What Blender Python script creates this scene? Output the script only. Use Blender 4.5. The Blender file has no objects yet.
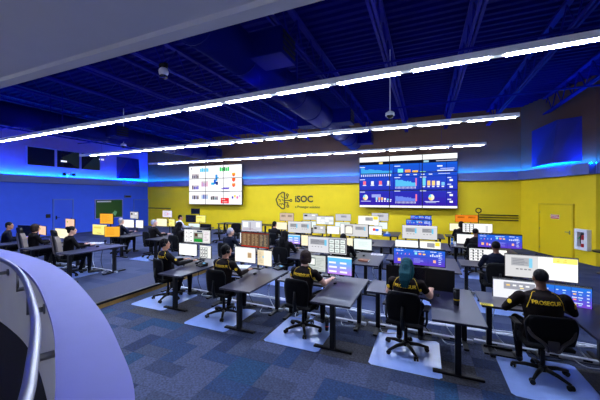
import bpy, bmesh, math, random
from mathutils import Vector, Matrix
from mathutils.bvhtree import BVHTree

# ------------------------------------------------------------------ camera, world, exposure
R = math.radians
FPX, UC, VH, EYE = 295.0, 300.0, 197.0, 2.25
YAW = math.atan(125.0 / FPX)
S_, C_ = math.sin(YAW), math.cos(YAW)
scene = bpy.context.scene
COL = scene.collection
cam_d = bpy.data.cameras.new('camera')
cam_d.sensor_width = 36.0
cam_d.lens = FPX / 600.0 * 36.0
cam_d.shift_y = -3.0 / 600.0
cam_d.clip_start = 0.05
cam = bpy.data.objects.new('camera', cam_d)
COL.objects.link(cam)
cam.location = (0, 0, EYE)
cam.rotation_euler = (R(90), 0, YAW)
scene.camera = cam
w = bpy.data.worlds.new('world')
scene.world = w
w.use_nodes = True
w.node_tree.nodes['Background'].inputs[0].default_value = (0.03, 0.04, 0.16, 1)
w.node_tree.nodes['Background'].inputs[1].default_value = 0.3
vs = scene.view_settings
vs.view_transform = 'Standard'
vs.look = 'None'
vs.exposure = 0.3
vs.gamma = 1.0
vs.use_curve_mapping = False
STRIP_E, UPLIGHT_E, COVE_E, SCREEN_E = 158.0, 10.0, 150.0, 1.0

# ------------------------------------------------------------------ helpers
def lin(c):
    return tuple((x / 12.92 if x <= 0.04045 else ((x + 0.055) / 1.055) ** 2.4) for x in (v / 255.0 for v in c))

def ray(u, v):
    a = (u - UC) / FPX
    return (-S_ + C_ * a, C_ + S_ * a, (VH - v) / FPX)

def at(u, v, Y=None, X=None, Z=None):
    """world point seen at (u, v) on the plane Y=, X= or Z="""
    d = ray(u, v)
    t = Y / d[1] if Y is not None else (X / d[0] if X is not None else (Z - EYE) / d[2])
    return Vector((d[0] * t, d[1] * t, EYE + d[2] * t))

MATS = {}
def mat(name, col, rough=0.6, metal=0.0, noise=0.0, scale=20.0, bump=0.0, emit=None, es=0.0, alpha=None, spec=None, transm=0.0, coat=0.0):
    if name in MATS:
        return MATS[name]
    m = bpy.data.materials.new(name)
    m.use_nodes = True
    nt = m.node_tree
    b = nt.nodes['Principled BSDF']
    b.inputs['Base Color'].default_value = (*col, 1)
    b.inputs['Roughness'].default_value = rough
    b.inputs['Metallic'].default_value = metal
    if spec is not None:
        b.inputs['Specular IOR Level'].default_value = spec
    if transm:
        b.inputs['Transmission Weight'].default_value = transm
    if coat:
        b.inputs['Coat Weight'].default_value = coat
    if emit:
        b.inputs['Emission Color'].default_value = (*emit, 1)
        b.inputs['Emission Strength'].default_value = es
    if alpha is not None:
        b.inputs['Alpha'].default_value = alpha
    if noise or bump:
        tc = nt.nodes.new('ShaderNodeTexCoord')
        n = nt.nodes.new('ShaderNodeTexNoise')
        n.inputs['Scale'].default_value = scale
        n.inputs['Detail'].default_value = 4
        nt.links.new(tc.outputs['Object'], n.inputs['Vector'])
        if noise:
            mr = nt.nodes.new('ShaderNodeMapRange')
            mr.inputs['From Min'].default_value = 0.25
            mr.inputs['From Max'].default_value = 0.75
            mr.inputs['To Min'].default_value = 1 - noise
            mr.inputs['To Max'].default_value = 1 + noise
            nt.links.new(n.outputs['Fac'], mr.inputs['Value'])
            mx = nt.nodes.new('ShaderNodeVectorMath')
            mx.operation = 'SCALE'
            mx.inputs[0].default_value = col
            nt.links.new(mr.outputs['Result'], mx.inputs['Scale'])
            nt.links.new(mx.outputs['Vector'], b.inputs['Base Color'])
        if bump:
            bp = nt.nodes.new('ShaderNodeBump')
            bp.inputs['Strength'].default_value = bump
            bp.inputs['Distance'].default_value = 0.01
            nt.links.new(n.outputs['Fac'], bp.inputs['Height'])
            nt.links.new(bp.outputs['Normal'], b.inputs['Normal'])
    MATS[name] = m
    return m

def screen_material():
    m = bpy.data.materials.new('lit_display')
    m.use_nodes = True
    nt = m.node_tree
    nt.nodes.clear()
    out = nt.nodes.new('ShaderNodeOutputMaterial')
    a = nt.nodes.new('ShaderNodeAttribute')
    a.attribute_name = 'picture'
    e = nt.nodes.new('ShaderNodeEmission')
    e.inputs['Strength'].default_value = SCREEN_E
    nt.links.new(a.outputs['Color'], e.inputs['Color'])
    nt.links.new(e.outputs['Emission'], out.inputs['Surface'])
    return m
SCREEN_M = screen_material()

class MB:
    """collects simple shapes; build() links them as one mesh object"""
    def __init__(s):
        s.v, s.f, s.c = [], [], []
    def poly(s, pts, faces, M=None):
        o = len(s.v)
        for p in pts:
            p = Vector(p)
            s.v.append(tuple(M @ p if M else p))
        for f in faces:
            s.f.append(tuple(i + o for i in f))
        return s
    def box(s, c, d, M=None):
        x, y, z = c
        a, b, e = d[0] / 2, d[1] / 2, d[2] / 2
        P = [(x + i * a, y + j * b, z + k * e) for k in (-1, 1) for j in (-1, 1) for i in (-1, 1)]
        return s.poly(P, [(0, 2, 3, 1), (4, 5, 7, 6), (0, 1, 5, 4), (2, 6, 7, 3), (0, 4, 6, 2), (1, 3, 7, 5)], M)
    def b2(s, lo, hi, M=None):
        return s.box([(a + b) / 2 for a, b in zip(lo, hi)], [b - a for a, b in zip(lo, hi)], M)
    def prism(s, pts, z0, z1, M=None):
        n = len(pts)
        P = [(x, y, z0) for x, y in pts] + [(x, y, z1) for x, y in pts]
        F = [tuple(range(n - 1, -1, -1)), tuple(range(n, 2 * n))] + [(i, (i + 1) % n, n + (i + 1) % n, n + i) for i in range(n)]
        return s.poly(P, F, M)
    def tube(s, path, r, n=8, M=None, cap=True):
        path = [Vector(p) for p in path]
        rs = r if isinstance(r, (list, tuple)) else [r] * len(path)
        P, F = [], []
        prev = None
        for i, p in enumerate(path):
            t = (path[min(i + 1, len(path) - 1)] - path[max(i - 1, 0)]).normalized()
            if prev is None:
                ref = Vector((0, 0, 1)) if abs(t.z) < 0.9 else Vector((0, 1, 0))
                u_ = t.cross(ref).normalized()
            else:
                u_ = (prev - t * prev.dot(t)).normalized()
            prev = u_
            v_ = t.cross(u_)
            for k in range(n):
                q = 2 * math.pi * k / n
                P.append(p + (u_ * math.cos(q) + v_ * math.sin(q)) * rs[i])
        m = len(path)
        for i in range(m - 1):
            for k in range(n):
                F.append((i * n + k, i * n + (k + 1) % n, (i + 1) * n + (k + 1) % n, (i + 1) * n + k))
        if cap:
            F.append(tuple(range(n - 1, -1, -1)))
            F.append(tuple(range((m - 1) * n, m * n)))
        return s.poly(P, F, M)
    def cyl(s, p0, p1, r0, r1=None, n=12, M=None):
        return s.tube([p0, p1], [r0, r0 if r1 is None else r1], n, M)
    def ell(s, c, r, nu=14, nv=9, M=None):
        P, F = [], []
        for i in range(1, nv):
            th = math.pi * i / nv
            for k in range(nu):
                q = 2 * math.pi * k / nu
                P.append((c[0] + r[0] * math.sin(th) * math.cos(q), c[1] + r[1] * math.sin(th) * math.sin(q), c[2] + r[2] * math.cos(th)))
        top, bot = len(P), len(P) + 1
        P += [(c[0], c[1], c[2] + r[2]), (c[0], c[1], c[2] - r[2])]
        for i in range(nv - 2):
            for k in range(nu):
                F.append((i * nu + k, (i + 1) * nu + k, (i + 1) * nu + (k + 1) % nu, i * nu + (k + 1) % nu))
        for k in range(nu):
            F.append((top, k, (k + 1) % nu))
            F.append((bot, (nv - 2) * nu + (k + 1) % nu, (nv - 2) * nu + k))
        return s.poly(P, F, M)
    def lathe(s, prof, n=20, c=(0, 0), M=None):
        P, F = [], []
        for r_, z in prof:
            for k in range(n):
                q = 2 * math.pi * k / n
                P.append((c[0] + r_ * math.cos(q), c[1] + r_ * math.sin(q), z))
        for i in range(len(prof) - 1):
            for k in range(n):
                F.append((i * n + k, i * n + (k + 1) % n, (i + 1) * n + (k + 1) % n, (i + 1) * n + k))
        F.append(tuple(range(n - 1, -1, -1)))
        F.append(tuple(range((len(prof) - 1) * n, len(prof) * n)))
        return s.poly(P, F, M)
    def mesh(s, name, smooth=False, bevel=0.0):
        me = bpy.data.meshes.new(name)
        me.from_pydata(s.v, [], s.f)
        bm = bmesh.new()
        bm.from_mesh(me)
        bmesh.ops.recalc_face_normals(bm, faces=bm.faces)
        if bevel:
            bmesh.ops.bevel(bm, geom=[e for e in bm.edges if e.calc_face_angle(0) > 0.6], offset=bevel, segments=2, affect='EDGES', clamp_overlap=True)
        bm.to_mesh(me)
        bm.free()
        if smooth:
            me.polygons.foreach_set('use_smooth', [True] * len(me.polygons))
        return me
    def build(s, name, m, parent=None, smooth=False, bevel=0.0, loc=None, rz=0):
        me = s.mesh(name, smooth, bevel)
        me.materials.append(m)
        return link(name, me, parent, loc, rz)

def link(name, me, parent=None, loc=None, rz=0):
    o = bpy.data.objects.new(name, me)
    COL.objects.link(o)
    if parent:
        o.parent = parent
    if loc is not None:
        o.location = loc
    if rz:
        o.rotation_euler.z = rz
    return o

def tag(o, label, cat, group=None):
    o['label'] = label
    o['category'] = cat
    if group:
        o['group'] = group
    return o

def thing(name, label, cat, loc=(0, 0, 0), rz=0, group=None):
    o = bpy.data.objects.new(name, None)
    o.empty_display_size = 0.1
    COL.objects.link(o)
    o.location = loc
    o.rotation_euler.z = rz
    return tag(o, label, cat, group)

def struct(o, label=None):
    o['kind'] = 'structure'
    if label:
        o['label'] = label
    return o

def kids(o):
    return [c for c in COL.objects if c.parent == o]

def copy_tree(o, parent=None):
    c = o.copy()
    COL.objects.link(c)
    c.parent = parent
    for ch in list(o.children):
        copy_tree(ch, c)
    return c

def text_geo(txt, size, bold=0.0):
    cu = bpy.data.curves.new('t', 'FONT')
    cu.body = txt
    cu.size = size
    cu.align_x = 'CENTER'
    cu.offset = bold
    cu.resolution_u = 3
    o = bpy.data.objects.new('t', cu)
    COL.objects.link(o)
    dg = bpy.context.evaluated_depsgraph_get()
    me = bpy.data.meshes.new_from_object(o.evaluated_get(dg))
    v = [tuple(q.co) for q in me.vertices]
    f = [tuple(p.vertices) for p in me.polygons]
    bpy.data.objects.remove(o)
    bpy.data.curves.remove(cu)
    bpy.data.meshes.remove(me)
    return v, f

def smooth_path(pts, sub=8):
    pts = [Vector(p) for p in pts]
    out = []
    for i in range(len(pts) - 1):
        p0, p1, p2, p3 = pts[max(i - 1, 0)], pts[i], pts[i + 1], pts[min(i + 2, len(pts) - 1)]
        for k in range(sub):
            t = k / sub
            out.append(0.5 * ((2 * p1) + (p2 - p0) * t + (2 * p0 - 5 * p1 + 4 * p2 - p3) * t * t + (3 * p1 - p0 - 3 * p2 + p3) * t ** 3))
    out.append(pts[-1])
    return out

# ------------------------------------------------------------------ materials
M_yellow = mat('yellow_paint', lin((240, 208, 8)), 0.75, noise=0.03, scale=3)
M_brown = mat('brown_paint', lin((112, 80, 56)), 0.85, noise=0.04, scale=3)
M_bluewall = mat('blue_paint', lin((52, 96, 240)), 0.7, noise=0.03, scale=3)
M_upleft = mat('lilac_tinted_wall', lin((140, 130, 235)), 0.8, noise=0.03, scale=3)  # whitish wall; blue glow of the cove tape put into its colour
M_ledge = mat('slate_blue_trim', lin((96, 110, 175)), 0.7)
M_white = mat('white_drywall', lin((232, 230, 234)), 0.8, noise=0.02, scale=4)
M_cap = mat('blue_tinted_cap', lin((104, 106, 205)), 0.5, noise=0.03, scale=6)  # white cap with the blue room light tinted into its colour
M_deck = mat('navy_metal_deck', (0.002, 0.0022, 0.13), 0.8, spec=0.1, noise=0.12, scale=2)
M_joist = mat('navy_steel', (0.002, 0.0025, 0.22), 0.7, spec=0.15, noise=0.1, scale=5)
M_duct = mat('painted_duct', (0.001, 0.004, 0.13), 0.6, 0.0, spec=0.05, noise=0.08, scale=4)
M_black = mat('black_plastic', (0.004, 0.004, 0.005), 0.5, spec=0.25)
M_blackm = mat('black_metal', (0.004, 0.004, 0.006), 0.4, 0.0, spec=0.3)
M_fabric = mat('black_mesh_fabric', (0.0035, 0.0035, 0.0045), 0.9, spec=0.15, noise=0.3, scale=120, bump=0.3)
M_desk = mat('charcoal_laminate', lin((20, 20, 46)), 0.36, noise=0.08, scale=30)
M_steel = mat('brushed_steel', (0.30, 0.30, 0.33), 0.42, 1.0, noise=0.05, scale=60)
M_housing = mat('pale_aluminium', (0.85, 0.85, 0.88), 0.5, 0.0)
M_lens = mat('lit_white_diffuser', (0.9, 0.9, 0.9), 0.5, emit=(0.68, 0.78, 1.0), es=STRIP_E)
M_uplens = mat('added_blue_uplight', (0.1, 0.1, 0.8), 0.5, emit=(0.012, 0.02, 1.0), es=UPLIGHT_E)  # blue uplight added on top of the hanging lights to colour the ceiling
M_cove = mat('lit_blue_tape', (0.1, 0.2, 0.9), 0.5, emit=(0.0, 0.16, 1.0), es=COVE_E)
M_matc = mat('pale_vinyl', lin((146, 172, 236)), 0.22, noise=0.04, scale=8)
M_plat = mat('grey_loop_carpet', lin((58, 60, 82)), 0.95, noise=0.3, scale=90, bump=0.4)
M_wood = mat('tan_plywood', lin((190, 150, 80)), 0.6, noise=0.15, scale=9)
M_darkcarpet = mat('dark_ramp_carpet', lin((34, 34, 46)), 0.95, noise=0.3, scale=80, bump=0.3)
M_doory = mat('yellow_door_paint', lin((240, 206, 8)), 0.55)
M_doorb = mat('blue_door_paint', lin((40, 88, 232)), 0.5)
M_glass = mat('dark_window_glass', (0.01, 0.012, 0.03), 0.05, spec=0.6)
M_red = mat('red_enamel', lin((190, 20, 18)), 0.35)
M_paper = mat('white_paper', lin((235, 235, 238)), 0.7)
M_yel = mat('yellow_thread', lin((246, 200, 20)), 0.7)
M_jack = mat('black_jacket', lin((18, 16, 19)), 0.9, spec=0.15, noise=0.2, scale=50, bump=0.2)
M_navy = mat('navy_jumper', lin((14, 18, 36)), 0.9, spec=0.15, noise=0.2, scale=50, bump=0.2)
M_brownj = mat('dark_brown_jacket', lin((26, 19, 18)), 0.9, spec=0.15, noise=0.2, scale=50, bump=0.2)
M_trou = mat('dark_trousers', lin((14, 15, 24)), 0.9, spec=0.15, noise=0.2, scale=40)
M_shoe = mat('black_shoe', (0.012, 0.012, 0.012), 0.5)
M_skin1 = mat('light_skin', lin((222, 172, 148)), 0.5, noise=0.05, scale=30)
M_skin2 = mat('tan_skin', lin((178, 124, 96)), 0.5, noise=0.05, scale=30)
M_skin3 = mat('brown_skin', lin((110, 72, 54)), 0.5, noise=0.05, scale=30)
M_lightsh = mat('light_shirt', lin((190, 190, 200)), 0.85)
M_hblack = mat('black_hair', lin((10, 8, 11)), 0.7, spec=0.15, noise=0.4, scale=60, bump=0.5)
M_hbrown = mat('brown_hair', lin((52, 38, 36)), 0.7, spec=0.15, noise=0.35, scale=60, bump=0.5)
M_hgrey = mat('grey_hair', lin((160, 155, 165)), 0.6, noise=0.2, scale=60, bump=0.4)
M_hteal = mat('teal_hair', lin((6, 66, 76)), 0.6, spec=0.2, noise=0.35, scale=60, bump=0.5)
M_beige = mat('beige_upholstery', lin((140, 128, 118)), 0.7, noise=0.08, scale=40)
M_cable = mat('white_cable_plastic', lin((205, 210, 225)), 0.5)
M_eye = mat('dark_eye', (0.01, 0.01, 0.01), 0.2)
M_ink = mat('charcoal_ink', lin((40, 40, 36)), 0.7)

def carpet_field():
    m = bpy.data.materials.new('blue_patchwork_carpet')
    m.use_nodes = True
    nt = m.node_tree
    b = nt.nodes['Principled BSDF']
    b.inputs['Roughness'].default_value = 0.95
    tc = nt.nodes.new('ShaderNodeTexCoord')
    br = nt.nodes.new('ShaderNodeTexBrick')
    br.inputs['Color1'].default_value = (*lin((26, 42, 84)), 1)
    br.inputs['Color2'].default_value = (*lin((56, 66, 98)), 1)
    br.inputs['Mortar'].default_value = (*lin((40, 52, 88)), 1)
    br.inputs['Scale'].default_value = 1.0
    br.inputs['Mortar Size'].default_value = 0.0
    br.inputs['Brick Width'].default_value = 0.5
    br.inputs['Row Height'].default_value = 0.25
    n = nt.nodes.new('ShaderNodeTexNoise')
    n.inputs['Scale'].default_value = 60
    mr = nt.nodes.new('ShaderNodeMapRange')
    mr.inputs['To Min'].default_value = 0.6
    mr.inputs['To Max'].default_value = 1.4
    mx = nt.nodes.new('ShaderNodeVectorMath')
    mx.operation = 'SCALE'
    nt.links.new(tc.outputs['Object'], br.inputs['Vector'])
    nt.links.new(tc.outputs['Object'], n.inputs['Vector'])
    nt.links.new(n.outputs['Fac'], mr.inputs['Value'])
    nt.links.new(br.outputs['Color'], mx.inputs[0])
    nt.links.new(mr.outputs['Result'], mx.inputs['Scale'])
    nt.links.new(mx.outputs['Vector'], b.inputs['Base Color'])
    return m
M_carpet = carpet_field()
CARPETS = [mat('carpet_%s' % n, lin(c), 0.95, noise=0.6, scale=38, bump=0.5) for n, c in
           (('denim', (26, 52, 92)), ('steel', (52, 60, 86)), ('navy', (22, 38, 74)), ('ash', (62, 70, 100)), ('teal', (16, 56, 92)), ('slate', (40, 52, 82)), ('taupe', (58, 58, 66)))]

# ------------------------------------------------------------------ room shell
XL, YB, XC, ZC = -19.0, 15.8, 3.9, 6.2
PR0, PR1 = Vector((3.9, 15.8, 0)), Vector((5.11, 12.57, 0))
floor = struct(MB().b2((XL - 0.2, -3.2, -0.2), (9.4, 16.2, 0)).build('floor', M_carpet))
mesh_bank = {}
def shared(key, fn, material):
    k = (key, material.name)
    if k not in mesh_bank:
        me = fn()
        me.materials.append(material)
        mesh_bank[k] = me
    return mesh_bank[k]
rnd = random.Random(4)
def plank_mesh(w_, d_):
    return MB().b2((-w_ / 2 + 0.001, -d_ / 2 + 0.001, 0), (w_ / 2 - 0.001, d_ / 2 - 0.001, 0.003)).mesh('carpet_plank')
n_plank = 0
for jy in range(7):
    for ix in range(18):        # half-metre tiles, each laid as two planks one way or the other
        x, y = -5.9 + ix * 0.5, 2.0 + jy * 0.5
        cx, cy = x + 0.25, y + 0.25
        f, l = -S_ * cx + C_ * cy, C_ * cx + S_ * cy
        if f < 2.6 or abs(l / f) > 1.15:
            continue
        pal = [0, 3, 4, 1, 3, 5, 0, 4, 2, 3] if cy < 3.95 else [6, 5, 6, 3, 1, 6, 2, 5]
        for k in (-0.125, 0.125):
            m = CARPETS[rnd.choice(pal)]
            along_x = (ix + jy) % 2 == 0
            w_, d_ = (0.5, 0.25) if along_x else (0.25, 0.5)
            me = shared(('plank', w_), lambda: plank_mesh(w_, d_), m)
            link('carpet_plank', me, floor, (cx, cy + k, 0) if along_x else (cx + k, cy, 0))
            n_plank += 1

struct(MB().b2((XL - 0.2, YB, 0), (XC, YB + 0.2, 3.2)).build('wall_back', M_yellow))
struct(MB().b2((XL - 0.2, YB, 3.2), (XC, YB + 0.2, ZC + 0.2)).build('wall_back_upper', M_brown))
struct(MB().b2((XL - 0.2, -3.2, 0), (XL, YB, 3.2)).build('wall_left', M_bluewall))
struct(MB().b2((XL - 0.2, -3.2, 3.2), (XL, YB, ZC + 0.2)).build('wall_left_upper', M_upleft))
def slant(z0, z1, off0, off1, m, name, p0=PR0, p1=PR1):
    d = (p1 - p0).normalized()
    n = Vector((d.y, -d.x, 0))          # towards the room
    if n.dot(Vector((0, 0, 0)) - p0) < 0:
        n = -n
    q = [p0 + n * off0, p1 + n * off0, p1 + n * off1, p0 + n * off1]
    return MB().prism([(v.x, v.y) for v in q], z0, z1).build(name, m)
PR2 = Vector((9.2, 11.3, 0))
struct(slant(0, 3.2, -0.2, 0, M_yellow, 'wall_right'))
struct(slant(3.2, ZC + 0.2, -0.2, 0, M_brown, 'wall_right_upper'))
struct(slant(0, 3.2, -0.2, 0, M_yellow, 'wall_right_end', PR1, PR2))
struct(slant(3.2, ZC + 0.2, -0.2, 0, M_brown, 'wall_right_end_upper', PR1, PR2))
struct(MB().b2((9.2, -3.2, 0), (9.4, 11.4, ZC + 0.2)).build('wall_far_right', M_white))
struct(MB().b2((XL - 0.2, -2.0, 0), (9.4, -1.8, ZC + 0.2)).build('wall_rear', M_white))

# ledges with the blue cove tape on top
def ledge(name, p0, p1, z0=3.0, z1=3.34, dep=0.22):
    o = slant(z0, z1, 0, dep, M_ledge, name, p0, p1)
    struct(o)
    d = (p1 - p0).normalized()
    n = Vector((d.y, -d.x, 0))
    if n.dot(-p0) < 0:
        n = -n
    lp = [p0 + n * (dep - 0.02), p1 + n * (dep - 0.02), p1 + n * dep, p0 + n * dep]
    MB().prism([(v.x, v.y) for v in lp], z1, z1 + 0.035).build('lip', M_ledge, o)
    q = [p0 + n * 0.12, p1 + n * 0.12, p1 + n * 0.16, p0 + n * 0.16]
    t = MB().prism([(v.x, v.y) for v in q], z1, z1 + 0.03).build('light_tape', M_cove, o)
    t['label'] = 'glowing blue light tape along the ledge top'
ledge('trim_1', Vector((XL, YB, 0)), PR0)
ledge('trim_2', Vector((XL, -3.2, 0)), Vector((XL, YB, 0)))
ledge('trim_3', PR0, PR1)
ledge('trim_4', PR1, PR2)

# low raised platform on the left with grey border, nosing and plywood riser
PZ = 0.12
pl = struct(MB().b2((XL, 2.6, 0), (-6.05, 15.8, PZ)).build('floor_platform', M_carpet))
MB().b2((-7.1, 2.6, PZ), (-6.05, 15.8, PZ + 0.004)).build('border_carpet', M_plat, pl)
MB().b2((-6.08, 2.6, PZ - 0.03), (-5.99, 15.8, PZ + 0.012)).build('step_nosing', M_blackm, pl)
MB().b2((-6.05, 2.6, 0), (-6.02, 15.8, PZ - 0.03)).build('step_riser', M_wood, pl)

# ceiling: corrugated deck, bar joists
prof = []
x = -3.2
mb = MB()
pitch = 0.24
yy = 1.2
P = []
while yy < 16.1:
    P += [(yy, ZC), (yy + 0.09, ZC), (yy + 0.12, ZC + 0.06), (yy + 0.21, ZC + 0.06)]
    yy += pitch
n = len(P)
verts = [(XL - 0.2, a, b) for a, b in P] + [(9.4, a, b) for a, b in P]
mb.poly(verts, [(i, i + 1, n + i + 1, n + i) for i in range(n - 1)])
mb.b2((XL - 0.2, 1.0, ZC + 0.08), (9.4, 16.2, ZC + 0.2))
ceil = struct(mb.build('ceiling', M_deck))
def bar_joist(L=14.1):
    me1 = MB().b2((-0.07, 0, 0.62), (0.07, L, 0.68)).mesh('top_chord')
    me2 = MB().b2((-0.07, 0, 0), (-0.015, L, 0.055)).b2((0.015, 0, 0), (0.07, L, 0.055)).mesh('bottom_chord')
    pts = []
    k = 0
    yy = 0.05
    while yy < L:
        pts.append((0, yy, 0.04 if k % 2 else 0.63))
        yy += 0.42
        k += 1
    me3 = MB().tube(pts, 0.018, 5).mesh('web_rod')
    for me in (me1, me2, me3):
        me.materials.append(M_joist)
    return me1, me2, me3
bj = bar_joist()
for k in range(-10, 5):
    X = -0.85 + 1.75 * k
    j = link('joist', bj[0], ceil, (X, 1.7, ZC - 0.685))
    link('bottom_chord', bj[1], j)
    link('web_rod', bj[2], j)
for (yy, zz, r_) in ((7.2, 5.42, 0.03), (11.0, 5.42, 0.03)):
    p = MB().tube([(XL, yy, zz), (5, yy, zz)], r_, 8).build('sprinkler_pipe', M_joist, None, True)
    tag(p, 'thin blue pipe crossing under the joists %s' % ('above the front desks' if yy < 9 else 'above the rear desks'), 'pipe', 'ceiling pipes')

# lower white ceiling over the camera's side with its dropped edge
sof = struct(MB().b2((XL, -1.8, 3.46), (9.2, 1.57, 3.66)).build('ceiling_low', M_white))
struct(MB().b2((XL, 1.57, 3.42), (9.2, 1.67, ZC + 0.2)).build('trim_5', M_white))

M_down = mat('added_light_lens', (0.9, 0.9, 0.9), 0.5, emit=(0.9, 0.93, 1.0), es=24.0)  # unseen downlights added to brighten the ramp wall and low ceiling
for (dx_, nm_) in ((-6.2, 'over the far end of the ramp'), (-3.6, 'over the middle of the ramp'), (-1.0, 'over the near end of the ramp')):
    t = thing('added_downlight', 'added unseen lamp in the low white ceiling %s' % nm_, 'ceiling light', (dx_, -0.7, 3.46), group='added fill lights')
    MB().lathe([(0.11, -0.012), (0.13, -0.008), (0.13, 0.0)], 20).build('trim_ring', M_housing, t)
    MB().lathe([(0.10, -0.016), (0.10, -0.012)], 20).build('lens', M_down, t)

# ------------------------------------------------------------------ ramp wall with blue-tinted cap, ramp floor, handrail
HC = 0.8
outer = smooth_path([(-12.0, 2.2, 0), (-8.6, 2.5, 0), (-6.0, 2.38, 0), (-4.48, 2.17, 0), (-3.39, 1.87, 0), (-2.23, 1.42, 0), (-1.55, 1.10, 0), (-1.03, 0.80, 0), (-0.66, 0.4, 0), (-0.62, -0.2, 0), (-0.62, -1.2, 0)], 12)
def offset(path, d):
    out = []
    for i, p in enumerate(path):
        t = (path[min(i + 1, len(path) - 1)] - path[max(i - 1, 0)]).normalized()
        out.append(p + Vector((t.y, -t.x, 0)) * d)
    return out
ZCAP = EYE - HC
def band(a, b, z0, z1):
    n = len(a)
    V = [(p.x, p.y, z0) for p in a] + [(p.x, p.y, z0) for p in b] + [(p.x, p.y, z1) for p in a] + [(p.x, p.y, z1) for p in b]
    F = [(0, n, 3 * n, 2 * n), (n - 1, 3 * n - 1, 4 * n - 1, 2 * n - 1)]
    for i in range(n - 1):
        F += [(i, i + 1, n + i + 1, n + i), (2 * n + i, 3 * n + i, 3 * n + i + 1, 2 * n + i + 1), (i, 2 * n + i, 2 * n + i + 1, i + 1), (n + i, n + i + 1, 3 * n + i + 1, 3 * n + i)]
    return MB().poly(V, F)
rw = struct(band(offset(outer, 0.03), offset(outer, 0.24), 0, ZCAP - 0.03).build('wall_ramp', M_white, smooth=False))
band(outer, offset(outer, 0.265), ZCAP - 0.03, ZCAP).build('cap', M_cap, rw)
inner = offset(outer, 0.24)
rf = [(p.x, p.y) for p in inner] + [(-0.87, -1.75), (-12.5, -1.75)]
struct(MB().prism(rf, 0.0, 0.60).build('floor_ramp', M_darkcarpet))
hr = thing('handrail', 'curved brushed steel handrail on post brackets inside the white ramp wall', 'handrail', (0, 0, 0))
rail_path = [p + Vector((0, 0, 1.50)) for p in offset(outer, 0.345)][9:]
MB().tube(rail_path, 0.024, 12).build('rail', M_steel, hr, True)
for uv in ((-3.84,), (-2.94,), (-2.09,), (-1.35,), (-4.8,)):
    i = min(range(len(inner)), key=lambda k: abs(inner[k].x - uv[0]))
    a = inner[i]
    b = offset(outer, 0.345)[i]
    z = 1.30
    br = MB().tube([(a.x, a.y, z), (b.x, b.y, z)], 0.022, 12)
    br.tube([(b.x, b.y, z - 0.02), (b.x, b.y, 1.49)], 0.013, 8).build('bracket', M_steel, hr, True)
    d = (b - a).normalized()
    MB().cyl((a.x, a.y, z), (a.x + d.x * 0.012, a.y + d.y * 0.012, z), 0.042, n=16).build('wall_flange', M_steel, hr)

# ------------------------------------------------------------------ hanging linear lights
for (Yl, rot_, which) in ((4.90, -2.4, 'nearest the camera'), (8.75, -1.0, 'in the middle of the three'), (12.9, 0.0, 'farthest, nearest the yellow wall')):
    t = thing('linear_light', 'long hanging white linear ceiling light, %s' % which, 'ceiling light', (0, Yl, 4.2), R(rot_), group='hanging linear lights')
    MB().b2((-15.4, -0.05, 0.012), (2.12, 0.05, 0.11)).build('housing', M_housing, t)
    x = 1.03
    me = MB().b2((0, -0.036, 0), (1.0, 0.036, 0.011)).mesh('diffuser')
    me.materials.append(M_lens)
    me2 = MB().b2((0, -0.03, 0.1105), (1.0, 0.03, 0.112)).mesh('added_uplight')
    me2.materials.append(M_uplens)
    while x > -15.4:
        link('diffuser', me, t, (x, 0, 0))
        link('added_uplight', me2, t, (x, 0, 0))
        x -= 1.2
    hm = MB().cyl((0, 0, 0.1), (0, 0, 1.32), 0.003, n=6).mesh('hanger_rod')
    hm.materials.append(M_joist)
    for hx in (-13.8, -10.2, -6.6, -3.0, 0.6):
        link('hanger_rod', hm, t, (hx, 0, 0))

# ------------------------------------------------------------------ ducts
def duct(X, Z, y0, y1, boxes, label):
    t = thing('air_duct', label, 'duct', (X, y0, Z), group='ceiling ducts')
    MB().tube([(0, 0, 0), (0, y1 - y0, 0)], 0.38, 24).build('pipe', M_duct, t, True)
    rm = MB()
    rm.lathe([(0.385, -0.02), (0.40, -0.01), (0.40, 0.01), (0.385, 0.02)], 24)
    me = rm.mesh('seam_ring')
    me.materials.append(M_duct)
    yy = 0.4
    while yy < y1 - y0:
        r_ = link('seam_ring', me, t, (0, yy, 0))
        r_.rotation_euler = (R(90), 0, 0)
        yy += 1.2
    for (by, sx) in boxes:
        b = MB().b2((sx * 0.2, by - y0 - 0.3, -0.22), (sx * 0.95, by - y0 + 0.3, 0.24)).build('outlet_box', M_duct, t, bevel=0.01)
        for k in range(4):
            MB().b2((sx * 0.951, by - y0 - 0.25, -0.16 + k * 0.1), (sx * 0.965, by - y0 + 0.25, -0.10 + k * 0.1)).build('louvre', M_black, b)
    for yy in (1.2, 4.6, 8.0):
        for sx_ in (-0.37, 0.37):
            MB().box((sx_, yy, 0.6), (0.02, 0.04, 1.2)).build('strap', M_joist, t)
duct(-3.2, 4.95, 1.9, 14.4, ((4.8, 1), (9.8, 1), (9.8, -1), (13.9, 1)), 'big round air duct running over the middle desks to the yellow wall')
duct(-12.5, 4.95, 1.9, 15.0, ((8.4, 1), (14.6, 1)), 'big round air duct above the raised platform')

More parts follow.
